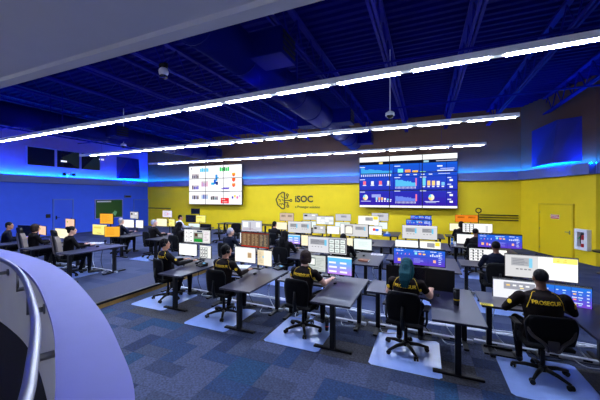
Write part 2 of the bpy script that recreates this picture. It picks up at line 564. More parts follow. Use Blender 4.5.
# ------------------------------------------------------------------ screens: pictures as flat coloured print
def srgb(c):
    return lin(c)
W_ = (250, 250, 250)
def picture(kind, seed=0):
    r = random.Random(seed)
    q = []
    def rect(x0, y0, x1, y1, c):
        q.append((x0, y0, x1, y1, c))
    def lines(x0, y0, x1, y1, n, c):
        for i in range(n):
            yy = y1 - (i + 0.5) * (y1 - y0) / n
            rect(x0, yy - 0.16 * (y1 - y0) / n, x0 + (x1 - x0) * r.uniform(0.5, 1), yy + 0.2 * (y1 - y0) / n, c)
    if kind == 'white':
        rect(0, 0, 1, 1, (252, 252, 250)); rect(0, 0.94, 1, 1, (215, 220, 228)); lines(0.06, 0.55, 0.4, 0.85, 4, (225, 228, 232))
    elif kind == 'whitebox':
        rect(0, 0, 1, 1, (252, 250, 244)); rect(0, 0.93, 1, 1, (220, 220, 222)); rect(0.62, 0.3, 0.82, 0.68, (205, 180, 145)); rect(0.65, 0.36, 0.79, 0.62, (170, 140, 105))
    elif kind == 'beigesplit':
        rect(0, 0, 1, 1, (248, 240, 222)); rect(0, 0, 0.45, 1, (222, 206, 172)); lines(0.06, 0.15, 0.4, 0.9, 8, (180, 165, 140)); rect(0.36, 0.5, 0.46, 0.62, (120, 190, 230))
    elif kind == 'cream':
        rect(0, 0, 1, 1, (252, 240, 205)); rect(0, 0.93, 1, 1, (235, 215, 160)); lines(0.1, 0.25, 0.6, 0.8, 5, (235, 220, 170))
    elif kind == 'yellowcream':
        rect(0, 0, 1, 1, (244, 228, 130)); rect(0.1, 0.62, 0.6, 0.8, (225, 205, 90)); rect(0.3, 0.14, 0.62, 0.18, (120, 110, 60)); rect(0, 0.94, 1, 1, (250, 240, 180))
    elif kind == 'peach':
        rect(0, 0, 1, 1, (245, 196, 170)); rect(0.12, 0.55, 0.3, 0.75, (150, 180, 90)); lines(0.4, 0.2, 0.9, 0.85, 5, (235, 180, 150))
    elif kind == 'orange':
        rect(0, 0, 1, 1, (236, 168, 52)); lines(0.12, 0.15, 0.85, 0.9, 6, (216, 146, 36))
    elif kind == 'orangeform':
        rect(0, 0, 1, 1, (222, 124, 32)); rect(0.1, 0.55, 0.42, 0.8, (186, 96, 20)); rect(0.58, 0.55, 0.9, 0.8, (186, 96, 20)); lines(0.12, 0.58, 0.4, 0.78, 3, (90, 50, 20)); lines(0.6, 0.58, 0.88, 0.78, 3, (90, 50, 20))
    elif kind == 'beigeform':
        rect(0, 0, 1, 1, (200, 178, 160)); rect(0.1, 0.5, 0.42, 0.78, (160, 140, 124)); rect(0.58, 0.5, 0.9, 0.78, (160, 140, 124)); lines(0.12, 0.52, 0.4, 0.76, 3, (120, 100, 90)); lines(0.6, 0.52, 0.88, 0.76, 3, (120, 100, 90))
    elif kind == 'greyform':
        rect(0, 0, 1, 1, (204, 204, 208)); rect(0, 0.93, 1, 1, (232, 232, 236))
        for x0 in (0.1, 0.58):
            rect(x0, 0.5, x0 + 0.3, 0.8, (150, 152, 158)); lines(x0 + 0.02, 0.53, x0 + 0.28, 0.78, 3, (110, 112, 120)); rect(x0 + 0.27, 0.42, x0 + 0.32, 0.8, (110, 190, 225))
            for k in range(3):
                rect(x0 + 0.03 + k * 0.09, 0.34, x0 + 0.08 + k * 0.09, 0.38, (120, 120, 126))
    elif kind == 'greyone':
        rect(0, 0, 1, 1, (192, 192, 200)); rect(0.35, 0.5, 0.72, 0.8, (150, 150, 160)); lines(0.38, 0.54, 0.7, 0.78, 3, (110, 112, 122))
    elif kind == 'greyarch':
        rect(0, 0, 1, 1, (206, 205, 206)); rect(0, 0, 0.12, 1, (240, 240, 240)); rect(0.16, 0.14, 0.46, 0.9, (120, 118, 116)); rect(0.19, 0.2, 0.44, 0.72, (240, 236, 224)); rect(0.22, 0.72, 0.41, 0.82, (235, 232, 224))
        rect(0.55, 0.55, 0.88, 0.82, (150, 152, 160)); lines(0.57, 0.58, 0.84, 0.8, 3, (105, 108, 116)); rect(0.86, 0.5, 0.91, 0.82, (110, 190, 225))
    elif kind == 'greytiles':
        rect(0, 0, 1, 1, (210, 210, 216)); rect(0, 0.94, 1, 1, (190, 190, 200)); rect(0.06, 0.5, 0.48, 0.84, (150, 152, 160)); lines(0.08, 0.54, 0.44, 0.82, 3, (108, 110, 118)); rect(0.44, 0.46, 0.5, 0.84, (110, 190, 225))
        for k in range(4):
            rect(0.1 + k * 0.08, 0.34, 0.14 + k * 0.08, 0.38, (110, 110, 120))
        rect(0.55, 0.04, 0.99, 0.93, (60, 62, 70))
        for i in range(3):
            for j in range(3):
                rect(0.57 + i * 0.14, 0.08 + j * 0.28, 0.69 + i * 0.14, 0.33 + j * 0.28, (222, 230, 228)); rect(0.59 + i * 0.14, 0.16 + j * 0.28, 0.66 + i * 0.14, 0.22 + j * 0.28, (150, 165, 165))
    elif kind == 'squares':
        rect(0, 0, 1, 1, (196, 196, 206)); rect(0.08, 0.4, 0.32, 0.86, (245, 245, 248)); rect(0.72, 0.4, 0.92, 0.86, (245, 245, 248)); rect(0.4, 0.1, 0.46, 0.86, (150, 150, 165)); lines(0.06, 0.08, 0.9, 0.3, 2, (150, 130, 150))
    elif kind == 'tiles':
        rect(0, 0, 1, 1, (214, 218, 222)); rect(0, 0.9, 1, 1, (180, 180, 186))
        for i in range(4):
            for j in range(3):
                rect(0.04 + i * 0.24, 0.05 + j * 0.29, 0.24 + i * 0.24, 0.28 + j * 0.29, r.choice(((250, 250, 250), (238, 240, 240), (90, 96, 104), (200, 206, 210))))
    elif kind == 'tilesgreen':
        rect(0, 0, 1, 1, (205, 206, 208))
        for i in range(2):
            for j in range(3):
                rect(0.03 + i * 0.18, 0.06 + j * 0.31, 0.17 + i * 0.18, 0.32 + j * 0.31, (246, 246, 244)); rect(0.06 + i * 0.18, 0.12 + j * 0.31, 0.13 + i * 0.18, 0.18 + j * 0.31, (120, 120, 124))
        rect(0.38, 0.05, 0.72, 0.78, (120, 128, 112)); rect(0.38, 0.05, 0.72, 0.3, (28, 140, 50)); rect(0.42, 0.5, 0.52, 0.72, (80, 40, 36)); rect(0.54, 0.42, 0.7, 0.7, (196, 196, 190)); rect(0.76, 0.1, 0.96, 0.9, (228, 224, 226)); lines(0.78, 0.15, 0.94, 0.85, 6, (180, 160, 176)); rect(0.5, 0.82, 0.7, 0.95, (60, 70, 90))
    elif kind == 'grid':
        rect(0, 0, 1, 1, (206, 208, 208)); rect(0, 0.92, 1, 1, (235, 235, 235))
        for i in range(3):
            for j in range(3):
                rect(0.05 + i * 0.22, 0.07 + j * 0.28, 0.23 + i * 0.22, 0.29 + j * 0.28, (40, 44, 48)); rect(0.07 + i * 0.22, 0.12 + j * 0.28, 0.2 + i * 0.22, 0.27 + j * 0.28, (225, 228, 226))
        rect(0.74, 0.07, 0.97, 0.88, (236, 236, 230))
    elif kind == 'gridwide':
        rect(0, 0, 1, 1, (236, 236, 238))
        for i in range(3):
            for j in range(4):
                rect(0.03 + i * 0.13, 0.06 + j * 0.23, 0.13 + i * 0.13, 0.24 + j * 0.23, (60, 66, 72)); rect(0.035 + i * 0.13, 0.06 + j * 0.23, 0.09 + i * 0.13, 0.2 + j * 0.23, (244, 244, 246))
        rect(0.78, 0, 1, 1, (250, 248, 244)); rect(0.78, 0.1, 0.86, 0.8, (200, 200, 204))
    elif kind == 'code':
        rect(0, 0, 1, 1, (96, 70, 52)); rect(0, 0, 1, 0.05, (200, 30, 24)); rect(0, 0.94, 1, 1, (120, 40, 32))
        rect(0.02, 0.08, 0.33, 0.92, (112, 84, 62)); rect(0.36, 0.08, 0.64, 0.92, (104, 80, 62)); rect(0.67, 0.08, 0.98, 0.92, (84, 78, 72))
        for x0 in (0.08, 0.24, 0.4, 0.52, 0.7, 0.84):
            lines(x0, 0.1, x0 + 0.1, 0.9, 9, (176, 148, 112))
    elif kind == 'appgrey':
        rect(0, 0, 1, 1, (196, 202, 198)); rect(0.1, 0.34, 0.52, 0.86, (70, 92, 90)); rect(0.13, 0.4, 0.49, 0.8, (232, 236, 230)); lines(0.56, 0.3, 0.95, 0.86, 6, (160, 168, 166)); rect(0, 0, 1, 0.12, (170, 178, 178)); lines(0.08, 0.16, 0.9, 0.28, 2, (130, 140, 140))
    elif kind == 'bluetext':
        for i in range(8):
            t = i / 7
            rect(0, i / 8, 1, (i + 1) / 8 + 0.001, (int(176 - 96 * t), int(130 + 62 * t), int(226 + 14 * t)))
        rect(0, 0.92, 1, 1, (230, 234, 240))
        for i in range(3):
            for j in range(2):
                rect(0.06 + j * 0.46, 0.6 - i * 0.25, 0.06 + j * 0.46 + r.uniform(0.25, 0.38), 0.7 - i * 0.25, (236, 238, 252))
    elif kind in ('dash', 'dashwall'):
        for i in range(8):
            t = i / 7
            rect(0, i / 8, 1, (i + 1) / 8 + 0.001, (int(88 - 60 * t), int(60 + 40 * t), int(190 + 22 * t)))
        rect(0, 0.92, 1, 1, (40, 44, 60)); rect(0.02, 0.945, 0.25, 0.975, (180, 180, 190))
        for x in (0.36, 0.68):
            rect(x, 0.04, x + 0.004, 0.9, (30, 40, 140))
        rect(0.02, 0.47, 0.98, 0.48, (30, 40, 140))
        for i in range(4):
            rect(0.05 + i * 0.08, 0.58, 0.08 + i * 0.08, 0.66, r.choice(((240, 240, 250), (255, 150, 120), (140, 220, 255))))
        rect(0.03, 0.8, 0.2, 0.84, (220, 226, 250)); rect(0.4, 0.8, 0.62, 0.84, (200, 220, 250)); rect(0.72, 0.82, 0.84, 0.86, (220, 226, 250))
        for i, c in enumerate(((130, 215, 235), (255, 160, 110), (250, 210, 90))):
            rect(0.42 + i * 0.08, 0.62, 0.47 + i * 0.08, 0.76 - i * 0.03, c)
        for i in range(5):
            rect(0.72 + i * 0.04, 0.56, 0.745 + i * 0.04, 0.6 + r.uniform(0.04, 0.14), (210, 220, 250))
        rect(0.08, 0.16, 0.14, 0.34, (250, 190, 110)); rect(0.2, 0.14, 0.24, 0.32, (255, 150, 120)); rect(0.26, 0.14, 0.3, 0.26, (220, 220, 240))
        lines(0.4, 0.12, 0.64, 0.4, 4, (150, 150, 230)); rect(0.78, 0.2, 0.83, 0.36, (250, 180, 140)); lines(0.88, 0.1, 0.96, 0.86, 7, (190, 200, 250))
    elif kind == 'split_form':     # wide upper monitor: grey form left, white right with a yellow note
        rect(0, 0, 1, 1, (253, 252, 248)); rect(0, 0, 0.48, 1, (206, 206, 208)); rect(0.09, 0.5, 0.4, 0.86, (166, 168, 174)); lines(0.11, 0.54, 0.34, 0.82, 4, (120, 122, 130)); rect(0.35, 0.44, 0.4, 0.86, (130, 200, 230))
        for k in range(4):
            rect(0.16 + k * 0.06, 0.33, 0.2 + k * 0.06, 0.38, (120, 120, 126))
        rect(0.68, 0.74, 0.995, 0.97, (250, 232, 120)); lines(0.7, 0.78, 0.96, 0.93, 2, (226, 200, 60)); rect(0, 0.965, 1, 1, (120, 120, 130))
    elif kind == 'split_dash':     # wide lower monitor: pale form left, blue dashboard right
        rect(0, 0, 1, 1, (226, 228, 238)); rect(0.12, 0.5, 0.46, 0.84, (150, 152, 164))
        for i, c in enumerate(((240, 200, 120), (236, 236, 240), (236, 236, 240), (236, 236, 240))):
            rect(0.15 + i * 0.07, 0.66, 0.19 + i * 0.07, 0.74, c)
        rect(0.3, 0.56, 0.34, 0.62, (240, 220, 150)); rect(0, 0.93, 1, 1, (70, 74, 84))
        for k, dy in enumerate((0, 1, 2, 3, 4)):
            rect(0.5, 0.93 - (dy + 1) * 0.186, 1, 0.93 - dy * 0.186, (int(36 + 18 * dy), int(110 - 10 * dy), int(214 - 4 * dy)))
        for i in range(3):
            for j in range(3):
                rect(0.52 + i * 0.15, 0.72 - j * 0.26, 0.62 + i * 0.15, 0.76 - j * 0.26, (210, 226, 250)); rect(0.53 + i * 0.15, 0.6 - j * 0.24, 0.56 + i * 0.15, 0.66 - j * 0.24, r.choice(((250, 190, 90), (255, 150, 120), (240, 240, 250)))); rect(0.58 + i * 0.15, 0.6 - j * 0.24, 0.61 + i * 0.15, 0.64 - j * 0.24, (150, 210, 250))
        rect(0.655, 0.06, 0.66, 0.92, (24, 40, 130)); rect(0.81, 0.06, 0.815, 0.92, (24, 40, 130)); lines(0.955, 0.1, 0.985, 0.86, 5, (200, 214, 250))
    elif kind == 'mint':
        rect(0, 0, 1, 1, (226, 240, 236)); rect(0, 0.92, 1, 1, (200, 210, 214)); lines(0.25, 0.3, 0.85, 0.75, 6, (196, 214, 214))
    elif kind == 'redblue':
        rect(0, 0, 1, 1, (248, 248, 252)); rect(0.3, 0.45, 0.5, 0.75, (226, 60, 60)); rect(0.5, 0.42, 0.76, 0.7, (60, 120, 226)); rect(0, 0.92, 1, 1, (210, 214, 224))
    elif kind == 'whiteyellow':
        rect(0, 0, 1, 1, (250, 250, 246)); rect(0, 0.9, 1, 1, (240, 236, 200)); rect(0.35, 0.45, 0.72, 0.85, (160, 160, 168)); lines(0.37, 0.5, 0.7, 0.82, 3, (110, 112, 120)); rect(0.74, 0.6, 0.96, 0.92, (244, 216, 60))
    elif kind == 'lavender':
        rect(0, 0, 1, 1, (226, 216, 236)); lines(0.1, 0.15, 0.9, 0.9, 6, (150, 140, 170)); rect(0.5, 0.4, 0.62, 0.6, (226, 120, 130))
    elif kind == 'greyblack':
        rect(0, 0, 1, 1, (186, 186, 192)); rect(0.08, 0.55, 0.3, 0.8, (40, 40, 46)); rect(0.6, 0.62, 0.8, 0.85, (240, 240, 244)); lines(0.1, 0.12, 0.9, 0.45, 3, (226, 226, 230))
    elif kind == 'purple':
        rect(0, 0, 1, 1, (70, 66, 170)); lines(0.1, 0.2, 0.9, 0.85, 4, (130, 120, 220))
    else:
        rect(0, 0, 1, 1, (8, 8, 12))
    return q

def rects_mesh(name, q, wd, ht, curve=0.0, origin=(0.0, 0.0), lift=0.0004, clip=None):
    """q in 0..1 of the whole picture -> mesh in the x-z plane facing -y; clip=(x0,y0,x1,y1)"""
    V, F, Cc = [], [], []
    for k, (x0, y0, x1, y1, c) in enumerate(q):
        if clip:
            x0, y0, x1, y1 = max(x0, clip[0]), max(y0, clip[1]), min(x1, clip[2]), min(y1, clip[3])
        if x1 - x0 < 1e-4 or y1 - y0 < 1e-4:
            continue
        n = max(1, int(math.ceil((x1 - x0) * 12))) if curve else 1
        d = -lift * (1 + min(k, 3) + (k * 0.02))
        for i in range(n):
            xa, xb = x0 + (x1 - x0) * i / n, x0 + (x1 - x0) * (i + 1) / n
            o = len(V)
            for (xx, yy) in ((xa, y0), (xb, y0), (xb, y1), (xa, y1)):
                px = (xx - 0.5) * wd
                V.append((px, d - curve * px * px, (yy - 0.5) * ht))
            F.append((o, o + 1, o + 2, o + 3))
            Cc.append((*srgb(c), 1))
    me = bpy.data.meshes.new(name)
    me.from_pydata(V, [], F)
    at_ = me.attributes.new('picture', 'FLOAT_COLOR', 'CORNER')
    for p, c in zip(me.polygons, Cc):
        for li in p.loop_indices:
            at_.data[li].color = c
    me.materials.append(SCREEN_M)
    return me

def casing(wd, ht, curve):
    mb = MB()
    n = 10 if curve else 1
    b = 0.008
    V = []
    W2, H2 = wd / 2 + b, ht / 2 + b
    for i in range(n + 1):
        px = -W2 + 2 * W2 * i / n
        y0 = -curve * px * px
        V += [(px, y0, -H2), (px, y0, H2), (px, y0 + 0.022, H2), (px, y0 + 0.022, -H2)]
    F = [(0, 1, 2, 3), (4 * n, 4 * n + 3, 4 * n + 2, 4 * n + 1)]
    for i in range(n):
        for k in range(4):
            F.append((4 * i + k, 4 * i + (k + 1) % 4, 4 * i + 4 + (k + 1) % 4, 4 * i + 4 + k))
    mb.poly(V, F)
    mb.b2((-wd * 0.3, 0.018, -ht * 0.32), (wd * 0.3, 0.045, ht * 0.32))
    return mb
MON = []
def monitor(label, P, wd, ht, yaw, kind, curve=0.0, tilt=0.0, seed=0, group='desk monitors'):
    t = thing('monitor', label, 'monitor', P, yaw, group)
    if tilt:
        t.rotation_euler.x = tilt
    casing(wd, ht, curve).build('casing', M_black, t)
    if kind != 'off':
        link('screen', rects_mesh('screen', picture(kind, seed), wd, ht, curve), t)
    else:
        n = MB().b2((-wd / 2, -0.0012, -ht / 2), (wd / 2, 0.0, ht / 2))
        n.build('screen', mat('dark_screen', (0.006, 0.006, 0.01), 0.25), t)
    MB().b2((-0.05, 0.045, -0.05), (0.05, 0.06, 0.05)).build('mount_plate', M_blackm, t)
    return t

# ------------------------------------------------------------------ L-shaped desks
def make_desk(label):
    t = thing('corner_desk', label, 'desk')
    # origin: front right corner of the wing, x to -1.56, y to 1.5
    top = [(0, 0), (0, 1.5), (-1.56, 1.5), (-1.56, 0.8), (-0.68, 0.8), (-0.6, 0.72), (-0.6, 0)]
    MB().prism(top, 0.70, 0.73).build('desk_top', M_desk, t, bevel=0.004)
    for (cx, cy, along) in ((-0.3, 0.16, 'x'), (-1.42, 1.15, 'y'), (-0.12, 1.2, 'y')):
        l = MB().b2((cx - 0.035, cy - 0.04, 0.03), (cx + 0.035, cy + 0.04, 0.70)).build('leg', M_blackm, t, bevel=0.004)
        hx, hy = (0.29, 0.035) if along == 'x' else (0.035, 0.32)
        MB().b2((cx - hx, cy - hy, 0.003), (cx + hx, cy + hy, 0.033)).build('foot', M_blackm, l, bevel=0.006)
    MB().b2((-1.4, 1.12, 0.655), (-0.12, 1.18, 0.70)).b2((-0.33, 0.16, 0.655), (-0.27, 1.15, 0.70)).build('cross_beam', M_blackm, t)
    MB().b2((-1.2, 1.36, 0.60), (-0.3, 1.46, 0.64)).build('cable_tray', M_blackm, t)
    return t
DESK0 = make_desk('x')

# ------------------------------------------------------------------ chairs
def make_chair():
    t = thing('task_chair', 'x', 'chair')
    hub = MB().lathe([(0.05, 0.07), (0.055, 0.09), (0.05, 0.13), (0.03, 0.135)], 14).build('base_hub', M_black, t, True)
    lm = MB()
    lm.tube([(0.03, 0, 0.10), (0.17, 0, 0.095), (0.31, 0, 0.065)], [0.028, 0.024, 0.016], 8)
    lm_me = lm.mesh('base_arm', True)
    lm_me.materials.append(M_black)
    cm = MB()
    cm.cyl((-0.012, -0.028, 0.033), (-0.012, -0.008, 0.033), 0.03, n=12).cyl((-0.012, 0.008, 0.033), (-0.012, 0.028, 0.033), 0.03, n=12).cyl((0, 0, 0.033), (0, 0, 0.075), 0.009, n=8).box((-0.004, 0, 0.052), (0.04, 0.014, 0.03))
    cm_me = cm.mesh('caster')
    cm_me.materials.append(M_black)
    for k in range(5):
        a = link('base_arm', lm_me, t, None, 2 * math.pi * k / 5 + 0.3)
        link('caster', cm_me, a, (0.30, 0, 0.0), 0.7 * k)
    MB().cyl((0, 0, 0.12), (0, 0, 0.40), 0.027, 0.022).build('gas_column', M_black, t, True)
    MB().b2((-0.13, -0.14, 0.385), (0.13, 0.14, 0.42)).build('seat_mechanism', M_black, t, bevel=0.01)
    # seat cushion
    V, F = [], []
    nx, ny = 8, 8
    for j in range(ny + 1):
        for i in range(nx + 1):
            x = -0.25 + 0.5 * i / nx
            y = -0.2 + 0.46 * j / ny
            ed = max(abs(x) / 0.25, abs(y - 0.03) / 0.23) ** 6
            V.append((x, y, 0.475 - 0.028 * ed - 0.03 * max(0, (y - 0.16) / 0.1) ** 2 * 0.6))
    m = len(V)
    V += [(x * 0.96, y, 0.415) for x, y, z in V[:m]]
    for j in range(ny):
        for i in range(nx):
            a = j * (nx + 1) + i
            F.append((a, a + 1, a + nx + 2, a + nx + 1))
            F.append((m + a, m + a + nx + 1, m + a + nx + 2, m + a + 1))
    for i in range(nx):
        F += [(i, m + i, m + i + 1, i + 1), (ny * (nx + 1) + i, ny * (nx + 1) + i + 1, m + ny * (nx + 1) + i + 1, m + ny * (nx + 1) + i)]
    for j in range(ny):
        F += [(j * (nx + 1), (j + 1) * (nx + 1), m + (j + 1) * (nx + 1), m + j * (nx + 1)), (j * (nx + 1) + nx, m + j * (nx + 1) + nx, m + (j + 1) * (nx + 1) + nx, (j + 1) * (nx + 1) + nx)]
    MB().poly(V, F).build('seat', M_fabric, t, True)
    # curved back
    def back(x, z):
        return -0.235 - 0.02 * math.sin((z - 0.5) * 5) + 0.9 * x * x
    V, F = [], []
    nx, nz = 10, 8
    for j in range(nz + 1):
        z = 0.50 + 0.41 * j / nz
        hw = 0.225 * (0.86 + 0.14 * math.sin(math.pi * min(1, j / nz * 1.3) * 0.5)) * (1 - 0.16 * max(0, (j / nz - 0.75) / 0.25) ** 2)
        for i in range(nx + 1):
            x = -hw + 2 * hw * i / nx
            V.append((x, back(x, z), z - 0.03 * (x / 0.22) ** 4 * (j / nz)))
    m = len(V)
    V += [(x, y - 0.022, z) for x, y, z in V[:m]]
    for j in range(nz):
        for i in range(nx):
            a = j * (nx + 1) + i
            F.append((a, a + nx + 1, a + nx + 2, a + 1))
            F.append((m + a, m + a + 1, m + a + nx + 2, m + a + nx + 1))
    ring = [i for i in range(nx + 1)] + [j * (nx + 1) + nx for j in range(1, nz + 1)] + [nz * (nx + 1) + i for i in range(nx - 1, -1, -1)] + [j * (nx + 1) for j in range(nz - 1, 0, -1)]
    for a, b in zip(ring, ring[1:] + ring[:1]):
        F.append((a, b, m + b, m + a))
    bk = MB().poly(V, F).build('backrest', M_fabric, t, True)
    rim = [(V[i][0], V[i][1] - 0.011, V[i][2]) for i in ring]
    MB().tube(rim + [rim[0]], 0.013, 8).build('back_rim', M_black, bk, True)
    MB().tube([(0, -0.12, 0.40), (0, -0.26, 0.42), (0, -0.285, 0.55), (0, -0.27, 0.72)], [0.03, 0.032, 0.028, 0.02], 10).build('back_upright', M_black, t, True)
    for s in (-1, 1):
        a = MB().tube([(s * 0.14, 0.0, 0.40), (s * 0.27, 0.0, 0.41), (s * 0.285, 0.0, 0.46), (s * 0.285, 0.02, 0.635)], 0.017, 8).build('armrest', M_black, t, True)
        MB().b2((s * 0.285 - 0.04, -0.1, 0.635), (s * 0.285 + 0.04, 0.15, 0.66)).build('arm_pad', M_black, a, bevel=0.01)
    return t
CHAIR0 = make_chair()

def make_highback():
    t = copy_tree(CHAIR0)
    t.name = 'high_back_chair'
    for ch in list(t.children):
        if ch.name.startswith(('backrest', 'back_upright')):
            for g in list(ch.children):
                bpy.data.objects.remove(g)
            bpy.data.objects.remove(ch)
    prof = [(0.5, 0.2), (0.6, 0.235), (0.8, 0.23), (0.95, 0.235), (1.03, 0.2), (1.1, 0.15), (1.2, 0.145), (1.26, 0.11)]
    V, F = [], []
    for z, hw in prof:
        y = -0.2 - 0.16 * (z - 0.5)
        V += [(-hw, y + 0.03, z), (-hw * 0.6, y - 0.005, z), (hw * 0.6, y - 0.005, z), (hw, y + 0.03, z), (hw, y - 0.05, z), (-hw, y - 0.05, z)]
    for i in range(len(prof) - 1):
        for k in range(6):
            F.append((i * 6 + k, i * 6 + (k + 1) % 6, i * 6 + 6 + (k + 1) % 6, i * 6 + 6 + k))
    F += [(0, 1, 2, 3, 4, 5), tuple(range(len(V) - 6, len(V)))]
    bk = MB().poly(V, F).build('backrest', M_black, t, bevel=0.012)
    for s in (-1, 1):
        V = []
        for z, hw in prof[1:6]:
            y = -0.2 - 0.16 * (z - 0.5)
            V += [(s * hw * 0.55, y - 0.052, z), (s * (hw + 0.004), y - 0.052, z), (s * (hw + 0.004), y + 0.02, z), (s * (hw + 0.004), y - 0.066, z), (s * hw * 0.55, y - 0.066, z)]
        P2, F2 = [], []
        for z, hw in prof[1:6]:
            y = -0.2 - 0.16 * (z - 0.5)
            P2 += [(s * hw * 0.5, y - 0.064, z), (s * (hw + 0.01), y - 0.060, z), (s * (hw + 0.012), y + 0.035, z), (s * (hw - 0.004), y + 0.035, z), (s * (hw - 0.004), y - 0.048, z), (s * hw * 0.5, y - 0.048, z)]
        for i in range(4):
            for k in range(6):
                F2.append((i * 6 + k, i * 6 + (k + 1) % 6, i * 6 + 6 + (k + 1) % 6, i * 6 + 6 + k))
        F2 += [(0, 1, 2, 3, 4, 5), tuple(range(24, 30))]
        MB().poly(P2, F2).build('side_panel', M_beige, bk)
    MB().tube([(0, -0.1, 0.40), (0, -0.24, 0.42), (0, -0.27, 0.56)], 0.03, 8).build('back_upright', M_black, t, True)
    return t
HIGH0 = make_highback()

def make_yframe():
    t = copy_tree(CHAIR0)
    t.name = 'task_chair'
    sm = mat('smoke_grey_plastic', lin((58, 52, 50)), 0.5)
    for ch in list(t.children):
        if ch.name.startswith('back_upright'):
            bpy.data.objects.remove(ch)
        elif ch.name.startswith('backrest'):
            ch.data = ch.data.copy()
            for v in ch.data.vertices:
                v.co.z = 0.5 + (v.co.z - 0.5) * 0.80
                v.co.x *= 1.12
            for g in ch.children:
                g.data = g.data.copy()
                for v in g.data.vertices:
                    v.co.z = 0.5 + (v.co.z - 0.5) * 0.80
                    v.co.x *= 1.12
    for s in (-1, 1):
        MB().tube(smooth_path([(s * 0.235, -0.21, 0.70), (s * 0.2, -0.25, 0.6), (s * 0.09, -0.29, 0.52), (s * 0.05, -0.28, 0.44), (s * 0.03, -0.12, 0.40)], 5), 0.02, 8).build('back_fork', sm, t, True)
    MB().prism([(-0.06, -0.295), (0.06, -0.295), (0.05, -0.275), (-0.05, -0.275)], 0.43, 0.56).build('back_spine', sm, t, bevel=0.004)
    return t
YCH0 = make_yframe()

# ------------------------------------------------------------------ people
def ringtube(rings, n=18):
    """rings: (cx, cy, cz, rx, ry) horizontal ellipses, closed"""
    P, F = [], []
    for (cx, cy, cz, rx, ry) in rings:
        for k in range(n):
            q = 2 * math.pi * k / n
            P.append((cx + rx * math.cos(q), cy + ry * math.sin(q), cz))
    for i in range(len(rings) - 1):
        for k in range(n):
            F.append((i * n + k, i * n + (k + 1) % n, (i + 1) * n + (k + 1) % n, (i + 1) * n + k))
    F += [tuple(range(n - 1, -1, -1)), tuple(range((len(rings) - 1) * n, len(rings) * n))]
    return P, F

def remesh(mb, voxel, smooth_it=3):
    me = mb.mesh('tmp')
    o = bpy.data.objects.new('tmp', me)
    COL.objects.link(o)
    r = o.modifiers.new('r', 'REMESH')
    r.mode = 'VOXEL'
    r.voxel_size = voxel
    r.use_smooth_shade = True
    s = o.modifiers.new('s', 'SMOOTH')
    s.iterations = smooth_it
    s.factor = 0.5
    dg = bpy.context.evaluated_depsgraph_get()
    out = bpy.data.meshes.new_from_object(o.evaluated_get(dg))
    bpy.data.objects.remove(o)
    bpy.data.meshes.remove(me)
    out.polygons.foreach_set('use_smooth', [True] * len(out.polygons))
    return out

def seg_d(p, a, b):
    ab = b - a
    t = max(0, min(1, (p - a).dot(ab) / max(ab.dot(ab), 1e-9)))
    return (p - (a + ab * t)).length

